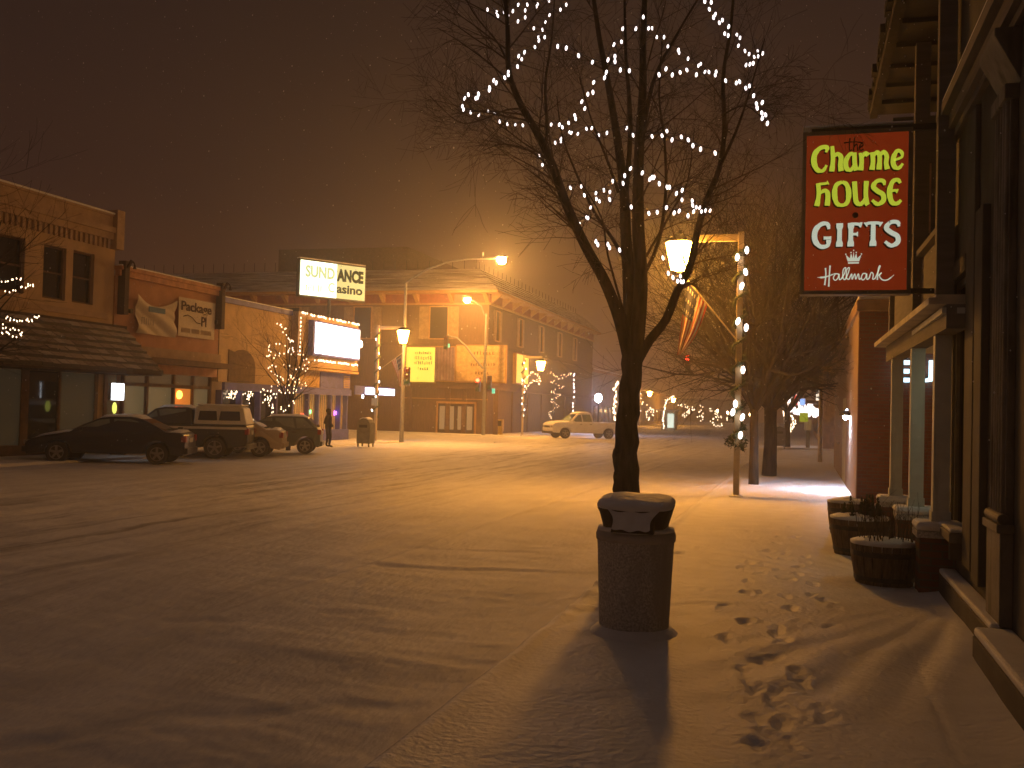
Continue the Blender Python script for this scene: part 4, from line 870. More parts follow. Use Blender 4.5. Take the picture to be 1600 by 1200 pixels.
# ------------------------------------------------------------------ bare trees
def smooth_pts(P, k=4):
    out = []
    for i in range(len(P)-1):
        p0 = P[max(i-1, 0)]; p1 = P[i]; p2 = P[i+1]; p3 = P[min(i+2, len(P)-1)]
        for j in range(k):
            t = j/k; out.append(.5*((2*p1)+(p2-p0)*t+(2*p0-5*p1+4*p2-p3)*t*t+(3*p1-p0-3*p2+p3)*t**3))
    out.append(P[-1]); return out
def rv(): return Vector((random.gauss(0,1), random.gauss(0,1), random.gauss(0,1))).normalized()
MINR = .0017
def grow(mb, p, d, L, r, lvl, droop=0., n=5, sides=4, kids=5):
    pts = [p.copy()]; rad = [r]; q = p.copy(); dd = d.normalized()
    for i in range(n):
        dd = (dd+rv()*.13+Vector((0, 0, .05-droop))).normalized(); q = q+dd*L/n; pts.append(q.copy()); rad.append(max(r*(1-.8*(i+1)/n), MINR))
    mb.tube(pts, rad, sides if lvl > 1 else 3, cap=False)
    if lvl > 0:
        for k in range(kids):
            i = 1+int(random.random()*(n-1)); side = rv(); side = (side-dd*side.dot(dd)).normalized()
            grow(mb, pts[i], (dd*random.uniform(.5, 1.1)+side*.8), L*random.uniform(.4, .7), rad[i]*.6, lvl-1, droop*.9, n, sides, kids)
YT = 11.0; XT = AT(980, 900, YT).x
mt = thing('street_tree', 'large bare tree strung with white lights behind the litter bin', 'tree', (XT, YT, 0))
trunk_px = [(981, 912), (980, 860), (980, 780), (978, 720), (980, 660), (985, 600), (990, 545)]
tp = smooth_pts([AT(x_, y_, YT) for x_, y_ in trunk_px]); tr = [.172-.055*min(1, i/len(tp)*1.3) for i in range(len(tp))]
tk_ = MB(); tk_.tube([p+Vector((.012*math.sin(i*1.9), 0, 0)) for i, p in enumerate(tp)], [r*(1+.05*math.sin(i*2.3)) for i, r in enumerate(tr)], 14)
tk_.ball(AT(966, 712, YT-.02), .07, .09, .12, 8, 6); tk_.ball(AT(966, 745, YT-.02), .06, .08, .10, 8, 6)
tk_.build('trunk', BARK, mt, smooth=True)
limbs = [([(985,570),(968,500),(945,440),(915,385),(885,320),(862,255),(835,200),(812,160),(795,110),(793,40),(785,-60)], .085, -.7),
 ([(850,235),(855,200),(852,130),(862,60),(870,-60)], .03, .3), ([(818,170),(790,172),(750,188),(715,190),(672,150)], .016, .4), ([(800,120),(780,70),(740,20),(710,-40)], .018, -.5),
 ([(985,570),(983,450),(978,370),(975,300),(965,220),(950,130),(935,50),(920,-60)], .095, .6), ([(991,570),(1001,450),(997,350),(998,250),(1004,150),(1005,60),(1010,-60)], .105, -.2),
 ([(1000,240),(1020,130),(1060,50),(1120,-50)], .035, .5), ([(993,570),(1015,532),(1040,500),(1058,455),(1078,415),(1090,360),(1105,310),(1124,262),(1132,200),(1130,120),(1142,40),(1150,-60)], .07, .8),
 ([(1124,262),(1150,205),(1172,140),(1195,60)], .024, -.5), ([(1000,440),(1028,380),(1040,300),(1038,220),(1030,150),(1035,60)], .03, -.6), ([(979,410),(955,370),(928,330),(900,270),(878,210),(870,150)], .03, .9),
 ([(966,300),(945,240),(925,190),(905,120)], .022, -.8), ([(978,500),(950,400),(940,340),(905,280)], .018, -.9), ([(1010,400),(1050,330),(1075,280),(1085,200)], .02, .3), ([(870,275),(835,240),(790,225),(755,235)], .014, -.4),
 ([(1128,180),(1165,165),(1200,190),(1215,170)], .013, .4), ([(975,330),(985,200),(978,90),(975,-50)], .04, -1.)]
cw = MB(); nodes = []
for (L_, r0, dy) in limbs:
    n_ = len(L_); P = [AT(x_, y_, YT+dy*(i/(n_-1))**.9*1.6) for i, (x_, y_) in enumerate(L_)]
    P = smooth_pts(P, 4); m_ = len(P); rr = [max(.005, .86*r0*(1-.74*(i/(m_-1)))) for i in range(m_)]
    cw.tube(P, rr, 8 if r0 > .05 else 5, cap=False)
    for i in range(int(m_*.25), m_-1):
        nodes.append((P[i], (P[i+1]-P[i]).normalized(), rr[i]))
tw = MB(); cx = Vector((XT, YT, 3))
for k in range(185):
    p, d, r = random.choice(nodes); out = Vector((p.x-cx.x, (p.y-cx.y), 0)); out = out.normalized() if out.length > .1 else rv()
    if p.z < 3.2 and random.random() < .5: continue
    dirn = d*.9+out*random.uniform(.1, .9)+rv()*.7; dirn.z = abs(dirn.z)*.6+.12
    L = random.uniform(.5, 1.25)
    grow(tw, p, dirn, L, min(r*.4, .013), 2, random.choice((.0, .04, .10)), 5, 3, 5)
cw.v += []; cw.build('branches', BARK, mt, smooth=True); tw.build('twigs', TWIG, mt)
# strings of lights in it
STR = [
 ('upper left', [(280,42),(320,52),(352,52),(325,68),(370,68),(390,48),(413,20),(443,45),(452,20),(497,18),(492,28),(545,2),(443,75),(412,92),(480,122)], 'string of white lights tangled at the top left of the near tree'),
 ('', [(620,20),(595,42),(548,65),(530,95),(518,128),(527,160),(500,160),(502,175),(485,203),(440,225),(415,242),(428,255),(410,287),(370,310),(370,323),(355,335),(307,347),(318,357),(290,378),(288,388),(242,405),(238,420),(230,424),(198,408),(182,424),(172,458),(177,472),(208,485),(243,495),(283,480),(312,487),(333,524),(366,535),(400,537),(433,540)], 'light string sloping down to the far left tip of the near tree and hooking back'),
 ('', [(555,537),(590,537),(603,548),(630,530),(660,512),(657,498),(700,468),(687,438),(713,406),(735,398),(738,355),(785,335),(792,312),(830,265),(830,243),(800,258),(825,192),(858,180),(863,124),(920,124),(952,73),(975,122),(990,122),(1010,160),(1042,160),(1058,200),(1103,215),(1106,226),(1145,253),(1190,283),(1200,275),(1218,310),(1235,310),(1262,325),(1266,310),(1307,348),(1353,358),(1367,352),(1394,380),(1410,370),(1428,412),(1440,447),(1465,442),(1443,465),(1463,487),(1479,495),(1465,510),(1487,532)], 'longest light string, peaking above the trunk and falling to the right tip of the tree'),
 ('', [(583,200),(620,207),(673,240),(733,268),(853,302),(892,305),(1020,322),(1050,297),(1077,323),(1111,312),(1140,302),(1181,322)], 'sparse sagging light string passing behind the upper trunks of the near tree'),
 ('', [(1217,5),(1245,10),(1237,40),(1255,75),(1262,62),(1280,98),(1293,87),(1320,115),(1303,145),(1318,153),(1355,150),(1369,163),(1362,197),(1390,220),(1408,233),(1430,245),(1445,220),(1447,243),(1467,230),(1395,280),(1412,277),(1426,273)], 'light string running down the top right of the near tree'),
 ('', [(517,712),(505,668),(545,650),(547,665),(572,615),(597,610),(597,598),(633,570),(642,573),(670,577),(707,555),(730,552),(760,583),(795,573),(880,552),(908,583),(990,588),(1033,585),(1054,565),(1076,603),(1116,590),(1146,603),(1166,628),(1199,643),(1262,660)], 'light string crossing the middle of the near tree almost level'),
 ('', [(655,968),(657,1000),(677,965),(707,937),(714,940),(725,895),(763,868),(750,858),(748,832),(782,820),(820,782),(865,790),(872,757),(897,727),(948,745),(980,773),(990,765),(998,765),(1021,792),(1055,807),(1065,807),(1095,834),(1120,820),(1119,862),(1163,865),(1165,885),(1169,912),(1180,893),(1203,912),(1220,908),(1240,908),(1195,895)], 'lower peaked light string of the near tree, above the lantern'),
 ('', [(638,810),(685,803),(698,842),(808,828),(807,860),(900,892),(976,920),(1012,915),(1052,895),(1085,918),(1107,910),(1145,930)], 'sparse lower light string behind the peaked one in the near tree'),
 ('', [(748,1040),(756,1055),(800,1053),(807,1068),(850,1078)], 'short lowest run of lights left of the near tree trunk'),
 ('', [(1037,1112),(1060,1178),(1080,1196),(1100,1212),(1115,1214),(1125,1214),(1112,1190)], 'short run of lights hanging at the foot of the nearest lantern')]
for k, (_, L_, lb) in enumerate(STR):
    pts = []
    for i, (x_, y_) in enumerate(L_):
        Y_ = YT-.9+1.1*math.sin(i*.19+k*1.3)
        pts.append(AT(660+x_*.3625, y_*.3625, Y_))
    t = thing('light_string', lb, 'string lights', pts[0], group='strings of white lights in the near tree')
    MB().tube([p+Vector((0, 0, .03)) for p in pts], .003, 3, cap=False).build('wire', DARK, t)
    bulbs(t, pts, BULB, .0125)

def bare_tree(name, label, h, spread, seed, trunk_h, r, group, loc, kids=6, nl=7):
    global MINR; MINR = .0042 if loc[1] > 25 and h > 7 else .0028
    random.seed(seed); t = thing(name, label, 'tree', loc, 0, group); loc = Vector(loc)
    MB().tube([loc+Vector((0, 0, -.1)), loc+Vector((.03, 0, trunk_h*.5)), loc+Vector((0, .04, trunk_h))], [r*1.2, r, r*.95], 8).build('trunk', BARK, t, smooth=True)
    m = MB()
    for k in range(nl):
        an = 2*PI*k/nl+random.uniform(-.3, .3); tilt = random.uniform(.25, 1.)*spread
        d = Vector((math.cos(an)*tilt, math.sin(an)*tilt, 1)); grow(m, loc+Vector((0, 0, trunk_h-.08)), d, (h-trunk_h)*random.uniform(.8, 1.05), r*.5, 3, .0, 6, 5, kids)
    m.build('branches', TWIGD, t); MINR = .0017; return t
GT = 'bare street trees on the right pavement'
t1 = bare_tree('street_tree', 'thick forked bare tree, its trunk just behind the garlanded post', 8.6, 1.15, 5, 2.2, .20, GT, (-1.0, 33., 0), 7, 9)
copy_tree(t1, None, (-1.27, 28.4, 0), 1.9, (.62, .62, .95), 'slender bare tree nearest the garlanded post on the right pavement')
copy_tree(t1, None, (-1.1, 38.5, 0), 3.3, (.95, .95, .98), 'bare tree third along the right pavement')
copy_tree(t1, None, (-.9, 63.5, 0), .8, (.9, .9, 1.), 'bare tree first beyond the crossing on the right')
# lit trees
def light_cloud(label, tree_loc, boxes, n, r, mat, grp, seed):
    random.seed(seed); pts = []
    for k in range(n):
        b = random.choice(boxes); pts.append(AT(b[0]+(b[2]-b[0])*random.random(), b[1]+(b[3]-b[1])*random.random(), tree_loc.y+random.uniform(-.9, .9)))
    t = thing('light_string', label, 'string lights', tree_loc, group=grp); bulbs(t, pts, mat, r); return t
def spiral(L_, Y, n, jit=2.2):
    P = smooth_pts([Vector((x_, y_, 0)) for x_, y_ in L_], 5); out = []
    for k in range(n):
        q = P[int(k/n*len(P))]; out.append(AT(q.x+random.uniform(-jit, jit), q.y+random.uniform(-jit, jit), Y+random.uniform(-.5, .5)))
    return out
yl = 37.5; xl = AT(452, 640, yl).x
t2 = bare_tree('street_tree', 'slim bare tree wrapped in warm lights before the yellow building', 5.6, .38, 9, 1.5, .09, None, (xl, yl, 0), 4, 6)
s = thing('light_string', 'warm lights wound densely through the slim tree before the yellow building', 'string lights', (xl, yl, 1))
bulbs(s, spiral([(436,503),(446,520),(456,532),(452,545),(425,540),(420,556),(440,552),(462,550),(478,565),(470,578),(425,570),(432,590),(458,588),(475,600),(455,612),(425,615),(415,628),(442,640),(460,628)], yl, 99, 4), BULBW, .018)
s = thing('light_string', 'second warm light string low in the slim tree before the yellow building', 'string lights', (xl, yl, .9))
bulbs(s, spiral([(410,612),(420,625),(440,610),(462,600),(455,590),(430,602),(418,618),(425,640),(432,655),(444,640)], yl, 50, 5), BULBW, .017)
s = thing('light_string', 'cluster of warm lights in the first blue framed window', 'string lights', (XL-.2, 38.4, 2))
bulbs(s, [AX(364+random.gauss(0, 5), 614+random.gauss(0, 5), XL-.1) for k in range(34)], BULBW, .018)
s = thing('light_string', 'cluster of warm lights in the second blue framed window', 'string lights', (XL-.2, 40, 2))
bulbs(s, [AX(390+random.gauss(0, 4), 615+random.gauss(0, 6), XL-.1) for k in range(34)], BULBW, .018)
# tree at the left edge, mostly out of frame
ye = 17.5; te = bare_tree('street_tree', 'bare twiggy tree reaching in at the left edge before the cream building', 6.2, .9, 21, 1.9, .14, None, (-13.9, ye, 0), 5, 7)
te.location = (AT(-75, 640, ye).x, ye, 0)
for (L_, lb) in (([(-20,448),(10,440),(30,436),(52,446),(30,450),(5,458)], 'upper run of warm lights at the left edge before the cream windows'), ([(-10,492),(8,496),(25,500),(45,502),(58,494),(40,500),(15,498)], 'middle run of warm lights at the left edge over the shingled awning'), ([(-10,515),(5,520),(20,526),(34,520),(15,512),(-5,508)], 'lowest run of warm lights at the left edge over the shingled awning')):
    s = thing('light_string', lb, 'string lights', AT(20, 480, ye)); bulbs(s, spiral(L_, ye, 24, 3.), BULBW, .0105)
# outlined trees beyond the hotel, far street lights
def outline(label, L_, Y, n, r=.028, jit=1.5, mat=BULBW):
    s = thing('light_string', label, 'string lights', AT(L_[0][0], L_[0][1], Y), group='string lights down the far street'); bulbs(s, spiral(L_, Y, n, jit), mat, r)
outline('tall zigzag of warm lights on the dark hotel side wall', [(860,582),(872,588),(892,584),(875,592),(860,598),(880,604),(862,612),(874,618),(860,626),(872,634),(858,645),(862,655)], 72.5, 80, .016)
outline('single vertical drop of lights between the zigzag and the blue white lamp', [(897,585),(896,600),(897,612),(895,635),(897,648)], 73, 12, .05, .5, BULB)
outline('warm dome of lights under the hotel lantern', [(818,575),(816,600),(824,590),(832,582),(842,588),(843,600),(836,594),(828,600),(818,610)], 71.4, 60, .02)
outline('vertical run of lights on the post left of the near trunk', [(966,598),(960,606),(962,625),(959,640),(962,655)], 74, 34, .045, 2.)
outline('lights wound on the far post under the second far lantern', [(1052,620),(1042,626),(1038,640),(1036,652),(1037,668)], 110, 34, .05, 1.)
outline('faint tree of warm lights far down the street, first of three', [(1004,630),(1020,638),(1010,645),(1014,655),(1024,642)], 120, 24, .045, 3.)
outline('faint tree of warm lights far down the street between the others', [(1062,632),(1078,640),(1068,650),(1084,638),(1096,655),(1095,635)], 140, 40, .05, 3.)
outline('faint tree of warm lights far down the street, nearest the garlanded post', [(1108,640),(1125,650),(1112,658),(1122,668),(1140,650)], 150, 40, .05, 3.)
outline('warm lights climbing the posts right of the forked trunk', [(1235,650),(1242,662),(1236,672),(1240,660)], 80, 20, .04, 3.)
outline('warm lights on a slim post behind the forked trunk', [(1222,635),(1225,655),(1227,690)], 75, 14, .04, 1.)
s = thing('street_lamp', 'dazzling blue white globe lamp beyond the hotel', 'street lamp', (AT(935, 680, 84.).x, 84., 0)); p = AT(935, 622, 84.)
MB().ball(p, .3, .3, .38, 12, 8).build('lamp_globe', EMI('blue_white', (.62, .68, 1.), 170), s); MB().tube([(p.x, p.y, 0), (p.x, p.y, p.z-.35)], .08, 6).build('pole', BLACKM, s)
for (px, py, Y_, r_, c_, lb) in ((1121, 642, 230., .28, (1, .55, .2), 'small far amber lamp left of the garlanded post'), (1137, 645, 250., .3, (1, .5, .2), 'small far amber lamp touching the garlanded post'), (1172, 648, 190., .2, (1, .6, .25), 'small far amber lamp right of the garlanded post'), (1180, 650, 210., .2, (1, .5, .2), 'faint far lamp by the thin trunk')):
    p = AT(px, py, Y_); s = thing('street_lamp', lb, 'street lamp', (p.x, p.y, 0)); MB().ball(p, r_, r_, r_*1.2, 8, 6).build('lamp_globe', EMI('far_amber_%d' % px, c_, 60), s); MB().tube([(p.x, p.y, 0), (p.x, p.y, p.z-r_)], .1, 5).build('pole', BLACKM, s)

# far buildings beyond the hotel and down the street
def plain_building(name, label, x0, x1, y0, y1, h, mat, wx=0, side=0):
    t = thing(name, label, 'building', ((x0+x1)/2, y0, 0)); MB().box(x0, x1, y0, y1, 0, h).build('wall', mat, t)
    MB().box(x0-.1, x1+.1, y0-.1, y1+.1, h, h+.3).build('cornice', CREAMD, t); MB().box(x0-.08, x1+.08, y0-.08, y1+.08, h+.302, h+.4).build('snow_cap', SNOW, t)
    xf = x1 if side < 0 else x0; sg = -side
    y = y0+1.
    while y < y1-2:
        MB().box(xf, xf+sg*.05, y, y+1.8, .6, 2.6).build('window', GLASS, t); y += 3.2
    return t
plain_building('shop_building', 'grey building washed by the blue white lamp beyond the hotel', -34, -23.2, 112, 140, 6.5, MAT('grey_wall', (.34, .33, .33), .9), side=-1)
plain_building('shop_building', 'low dim building far down the left side of the street', -40, -23.5, 142, 190, 5., MAT('dim_wall', (.22, .17, .13), .9), side=-1)
d = plain_building('shop_building', 'low distant building closing the street, one lit doorway', -34, -12, 262, 280, 6, MAT('dim_wall2', (.2, .16, .13), .9), side=-1)
p = G(1046, 663, 0.); s = thing('kiosk', 'small white lit shelter far down the street', 'kiosk', (p.x, 115, 0)); p = AT(1046, 650, 115.); MB().box(p.x-.9, p.x+.7, 115, 117, 0, 2.2).build('wall', WHITEP, s); MB().box(p.x-.2, p.x+.5, 114.95, 114.99, .3, 1.9).build('lit_front', EMI('kiosk_lit', (.8, .95, .8), 1.2), s); MB().box(p.x-1.1, p.x+.9, 114.8, 117.2, 2.2, 2.35).build('roof', SNOW, s)
# right far block with lit shopfronts
RF = plain_building('shop_building', 'row of shops beyond the crossing on the right, glittering with lights', 1.2, 14, 63, 120, 7., MAT('far_right_wall', (.40, .28, .18), .9), side=1)
MB().box(.2, 1.19, 64, 100, 2.75, 2.95).build('canopy', BROWN, RF)
a = MB()
for k in range(6): a.box(1.12, 1.19, 65+k*5, 67.5+k*5, 3.1, 4.0)
a.build('lit_sign_band', EMI('lit_band', (1., .85, .65), 1.6), RF)
outline('bright white shop lights clustered right of the forked trunk', [(1228,632),(1236,622),(1240,612),(1246,628),(1255,640),(1265,632),(1270,642),(1280,645),(1262,648),(1245,640)], 66, 60, .07, 4., BULB)
outline('row of white lights under the far right canopy', [(1232,640),(1245,643),(1258,644),(1270,645),(1284,648)], 65, 26, .08, 2., BULB)
for (px, py, Y_, c_, w_, h_, lb) in ((1243, 625, 63.6, (1, .12, .08), .3, .6, 'small red lit sign among the far right shop lights'), (1254, 628, 63.4, (.3, .5, 1), .3, .4, 'small blue lit sign among the far right shop lights'), (1256, 652, 63.2, (.35, .4, .02), .5, .55, 'green sign hanging under the far right shop lights')):
    p = AT(px, py, Y_); s = thing('hanging_sign', lb, 'sign', p); MB().box(p.x-w_/2, p.x+w_/2, Y_-.05, Y_+.05, p.z-h_/2, p.z+h_/2).build('face', EMI('s%d' % px, c_, 1.3 if px != 1256 else .7), s); MB().tube([p+Vector((0, 0, h_/2)), p+Vector((0, 0, h_/2+.4))], .02, 5).build('hanger', BLACKM, s)
p = G(1262, 700, 0.); s = thing('pay_phone', 'white topped pay phone pedestal beyond the crossing', 'pay phone', (p.x, p.y, 0)); MB().box(p.x-.12, p.x+.12, p.y-.1, p.y+.1, 0, 1.1).build('pedestal', GREYM, s); MB().box(p.x-.22, p.x+.22, p.y-.2, p.y+.2, 1.1, 1.75).build('hood', WHITEP, s, bevel=.03)
p = G(1281, 722, 0.); s = thing('signal_pole', 'slim wooden pole with dark signal head at the near kerb of the crossing', 'traffic light', (p.x, p.y, 0)); MB().tube([(p.x, p.y, 0), (p.x, p.y, 4.1)], .09, 8).build('pole', POSTM, s); head(s, (p.x-.25, p.y, 3.5), lit=None)

# ------------------------------------------------------------------ brick building on the right
BX = 1.2
K = thing('brick_building', 'single storey red brick building with snowy parapet behind the porch columns', 'building', (BX, 24, 0))
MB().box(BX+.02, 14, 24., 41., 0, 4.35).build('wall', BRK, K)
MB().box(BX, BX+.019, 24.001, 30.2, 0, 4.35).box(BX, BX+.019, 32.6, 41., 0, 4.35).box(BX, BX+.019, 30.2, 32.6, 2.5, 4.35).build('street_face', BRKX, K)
MB().box(BX+.001, BX+.018, 30.2, 32.6, 0, 2.5).build('door', MAT('pale_door', (.42, .38, .25), .7), K)
MB().box(BX-.06, 14, 23.94, 41.06, 4.35, 4.62).build('parapet', MAT('parapet', (.28, .18, .11), .8), K, bevel=.03)
MB().box(BX-.02, 14, 23.98, 41.02, 4.622, 4.74).build('snow_cap', SNOW, K, bevel=.03)
s = thing('wall_lamp', 'small blue white lamp on the street side of the brick building', 'lamp', (BX, 26.5, 2)); p = AX(1321, 652, BX-.12)
MB().ball(p, .06, .06, .07, 8, 6).build('bulb_glass', EMI('blue_white2', (.72, .80, 1.), 90), s); MB().tube([p+Vector((.11, 0, .20)), p+Vector((.02, 0, .22)), p+Vector((0, 0, .16))], .02, 6).build('bracket', BLACKM, s)
MB().lathe([(.15, .045), (.165, .05), (.15, .13), (.05, .17)], p, 16, cap=False).build('shade', BLACKM, s)
MB().lathe([(.02, .06), (.145, .06), (.145, .07), (.02, .07)], p, 16).build('lens', EMI('downlight_lens', (.70, .78, 1.), 1000), s)
# neon letters on the end wall
NE = EMI('neon_white_blue', (.55, .85, 1.), 2.4)
for (px, wpx, tx) in ((1406, 16, 'E'), (1441, 22, 'J'), (1482, 14, 'L')):
    a = AT(px, 597, 23.8); b = AT(px+wpx, 563, 23.8)
    s = thing('wall_letter', {'E': 'glowing blue white letter between the two farther porch columns', 'J': 'glowing blue white hooked letter between the nearer porch columns', 'L': 'glowing blue white upright letter beside the shop wall edge'}[tx], 'letter', (a.x, 23.8, a.z), group='lit letters on the brick end wall')
    text_mesh(tx, (a.x, 23.86, a.z), (1,0,0), (0,0,1), b.x-a.x, b.z-a.z, .06, .03).build('tube_letter', NE, s)
    MB().box(a.x, b.x, 23.93, 23.99, a.z+.1, a.z+.14).build('mount', BLACKM, s)

# ------------------------------------------------------------------ the porch house with its hanging sign
Hh = thing('porch_house', 'clapboard gift shop house with white porch columns and balcony', 'house', (1.6, 14, 0))
def line(z): return lambda y_: Vector((AT(1471, 650, 11.95).x+(AT(1401, 650, 16.6).x-AT(1471, 650, 11.95).x)*(y_-11.95)/4.65, y_, z))
lx = line(0)
piers = [(11.95, .62), (14.1, .60), (16.6, .55)]
for (py, hz_) in piers:
    c = lx(py); pr = MB().box(c.x-.23, c.x+.2, py-.21, py+.21, -.05, hz_).build('brick_pier', BRKP, Hh)
    MB().box(c.x-.26, c.x+.23, py-.24, py+.24, hz_, hz_+.07).build('pier_cap', CONC, pr); MB().box(c.x-.27, c.x+.24, py-.25, py+.25, hz_+.07, hz_+.17).build('snow_cap', SNOW, pr, bevel=.045)
    MB().box(c.x-.085, c.x+.085, py-.085, py+.085, hz_+.075, 2.85).box(c.x-.1, c.x+.1, py-.1, py+.1, hz_+.16, hz_+.28).build('porch_column', WHITEP, Hh)
    if py < 15: MB().box(c.x-.085, c.x+.10, py-.085, py+.085, 3.12, 6.9).build('balcony_post', SIDING, Hh)
a = lx(11.0); b = lx(17.4)
MB().beam(a+Vector((0,0,2.97)), b+Vector((0,0,2.97)), .2, .25).build('porch_beam', SIDING, Hh)
MB().beam(a+Vector((-.06,0,3.13)), b+Vector((-.06,.2,3.13)), .42, .07).beam(a+Vector((-.05,0,3.18)), b+Vector((-.05,.15,3.18)), .3, .03).build('porch_cornice', MAT('cream_cornice', (.55, .48, .36), .7), Hh)
MB().box(1.35, 5, 11., 17.6, 3.0, 3.06).build('porch_ceiling', WHITEP, Hh)
MB().box(1.6, 5, 12.5, 17.6, 3.2, 3.3).build('porch_roof', SNOW, Hh)
MB().box(3.3, 3.5, 12.4, 20, 0, 3.).build('ground_wall', SIDING, Hh)
MB().box(2.9, 5., 17.7, 17.9, 0, 3.0).build('end_wall', SIDING, Hh)
bal = MB().beam(lx(12.)+Vector((.04,0,3.65)), lx(17.3)+Vector((.04,0,3.65)), .05, .72).build('balcony_panel', SIDING, Hh)
MB().beam(lx(12.)+Vector((0.02,0,4.08)), lx(17.3)+Vector((.02,0,4.08)), .14, .07).build('balcony_rail', SIDING, bal)
MB().box(1.35, 6, 17.45, 17.7, 3.2, 6.9).build('upper_wall', SIDING, Hh)
wn = MB().box(1.5, 1.95, 17.4, 17.44, 4.95, 6.1).build('upper_window', MAT('lit_blind', (.6, .4, .25), .8), Hh); MB().box(1.45, 2.0, 17.36, 17.45, 4.85, 4.94).build('sill', DARKWOOD, wn)
cl = MB(); z = 3.3
while z < 6.9: cl.box(1.34, 6, 17.43, 17.45, z, z+.02); z += .16
cl.build('clapboard_lines', SIDING, Hh)
# roof eave with rafter tails and ragged shingle edge
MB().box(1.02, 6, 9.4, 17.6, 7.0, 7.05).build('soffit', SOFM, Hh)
rf = MB().box(1.0, 1.12, 9.4, 17.7, 6.97, 7.1); y_ = 9.4
while y_ < 17.7:
    wd = random.uniform(.12, .3); dx = random.uniform(-.03, .05); rf.box(.94+dx, 1.3, y_, min(y_+wd, 17.75), 7.1+random.uniform(-.012, .012), 7.18+random.uniform(0, .06)); y_ += wd
rf.add([(.97, 9.4, 7.2), (.97, 17.7, 7.2), (5, 17.7, 10.4), (5, 9.4, 10.4)], [(0,3,2,1)]); rf.add([(.97, 17.7, 7.15), (5, 17.7, 10.4), (5, 17.7, 7.06), (1, 17.7, 7.06)], [(0,1,2,3)])
rf.build('roof', MAT('dark_shingle', (.03, .027, .025), .95, .3, 8), Hh)
y_ = 10.
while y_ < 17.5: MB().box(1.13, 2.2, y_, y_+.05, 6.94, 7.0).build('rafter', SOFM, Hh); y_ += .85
# porch ceiling light
s = thing('porch_lamp', 'fluorescent lamp under the porch ceiling', 'lamp', (2.3, 13.0, 2.9)); MB().box(2.2, 2.4, 12.5, 13.5, 2.96, 2.999).build('housing', GREYM, s); MB().box(2.22, 2.38, 12.55, 13.45, 2.92, 2.959).build('tube_cover', EMI('porch_fluorescent', (.86, 1., .72), 7), s)

# hanging shop sign
YQ = 12.15
SG = thing('shop_sign', 'dark red lit shop sign with yellow and white lettering and a small crown', 'sign', (1.3, YQ, 4.3))
q0 = AT(1250, 460, YQ); q1 = AT(1427, 198, YQ); X0, X1, Z0, Z1 = q0.x, q1.x, q0.z, q1.z
tk = .11
MB().box(X0, X1, YQ, YQ+tk*2, Z0, Z0+.045).box(X0, X1, YQ, YQ+tk*2, Z1-.045, Z1).box(X0, X0+.045, YQ, YQ+tk*2, Z0+.045, Z1-.045).box(X1-.045, X1, YQ, YQ+tk*2, Z0+.045, Z1-.045).box(X0+.045, X1-.045, YQ+tk*2-.03, YQ+tk*2-.01, Z0+.045, Z1-.045).build('frame', MAT('bronze_frame', (.20, .17, .14), .45, metal=.5), SG)
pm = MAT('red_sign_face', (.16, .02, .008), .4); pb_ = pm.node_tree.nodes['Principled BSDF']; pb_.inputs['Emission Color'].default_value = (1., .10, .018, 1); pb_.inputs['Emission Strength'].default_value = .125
ix0, ix1, iz0, iz1 = X0+.045, X1-.045, Z0+.045, Z1-.045; IW = ix1-ix0; IH = iz1-iz0
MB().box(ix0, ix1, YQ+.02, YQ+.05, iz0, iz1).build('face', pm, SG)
def U(fx, fy): return Vector((ix0+IW*fx, YQ+.018, iz1-IH*fy))
def stroke(mb, P, w_, k, flare=.35, taper=None, curve=True):
    P = [Vector((a_, b_, 0)) for a_, b_ in P]
    if curve and len(P) > 2: P = smooth_pts(P, 5)
    n_ = len(P); Lp = []; Rp = []
    for i, p in enumerate(P):
        d = P[min(i+1, n_-1)]-P[max(i-1, 0)]; d.normalize(); nr = Vector((-d.y, d.x, 0)); t_ = i/(n_-1)
        ww = w_[int(t_*(len(w_)-1)+.5)] if isinstance(w_, list) else w_*(1+flare*abs(2*t_-1)**4)
        Lp.append(p+nr*ww/2); Rp.append(p-nr*ww/2)
    off = -.0015*k
    for i in range(n_-1):
        q = [Lp[i], Rp[i], Rp[i+1], Lp[i+1]]
        v = [(a_.x, YQ+.019+off, a_.y) for a_ in q]; v2 = [(a_.x, YQ+.016+off, a_.y) for a_ in q]
        mb.add(v+v2, [(4,5,6,7), (0,3,2,1), (0,1,5,4), (1,2,6,5), (2,3,7,6), (3,0,4,7)])
def letter_line(name, specs, x0, x1, ytop, ybot, mat, wgt, dshadow=True):
    """specs: list of (advance, [strokes]) in unit height; fits between x0..x1 of the sign face"""
    tot = sum(s_[0] for s_ in specs)
    def emit(mb, ox, oy, k0):
        cx_ = x0; sc = (x1-x0)/tot*IW; hh_ = (ybot-ytop)*IH
        for adv, sts in specs:
            for k, st in enumerate(sts):
                w__ = wgt
                if isinstance(st, tuple): st, w__ = st
                P = [(ix0+IW*cx_+sc*px_+ox, iz1-IH*ybot+hh_*py_+oy) for px_, py_ in st]
                stroke(mb, P, w__, k0+.25*k)
            cx_ += adv*(x1-x0)/tot
    if dshadow:
        m = MB(); emit(m, -.014, -.016, .2); m.build('lettering_shadow', MAT(name+'_shadow', (.01, .02, .005), .7), SG)
    m = MB(); emit(m, 0, 0, 2.4); m.build('lettering', mat, SG)
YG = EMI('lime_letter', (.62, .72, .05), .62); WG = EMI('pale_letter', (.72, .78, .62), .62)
W_ = .052; N_ = .026
C_ = (.82, [([(.66, .78), (.70, .98), (.40, .97), (.14, .74), (.10, .40), (.25, .10), (.52, .04), (.70, .26)], [.03, .05, .05, .06, .065, .055, .04, .03])])
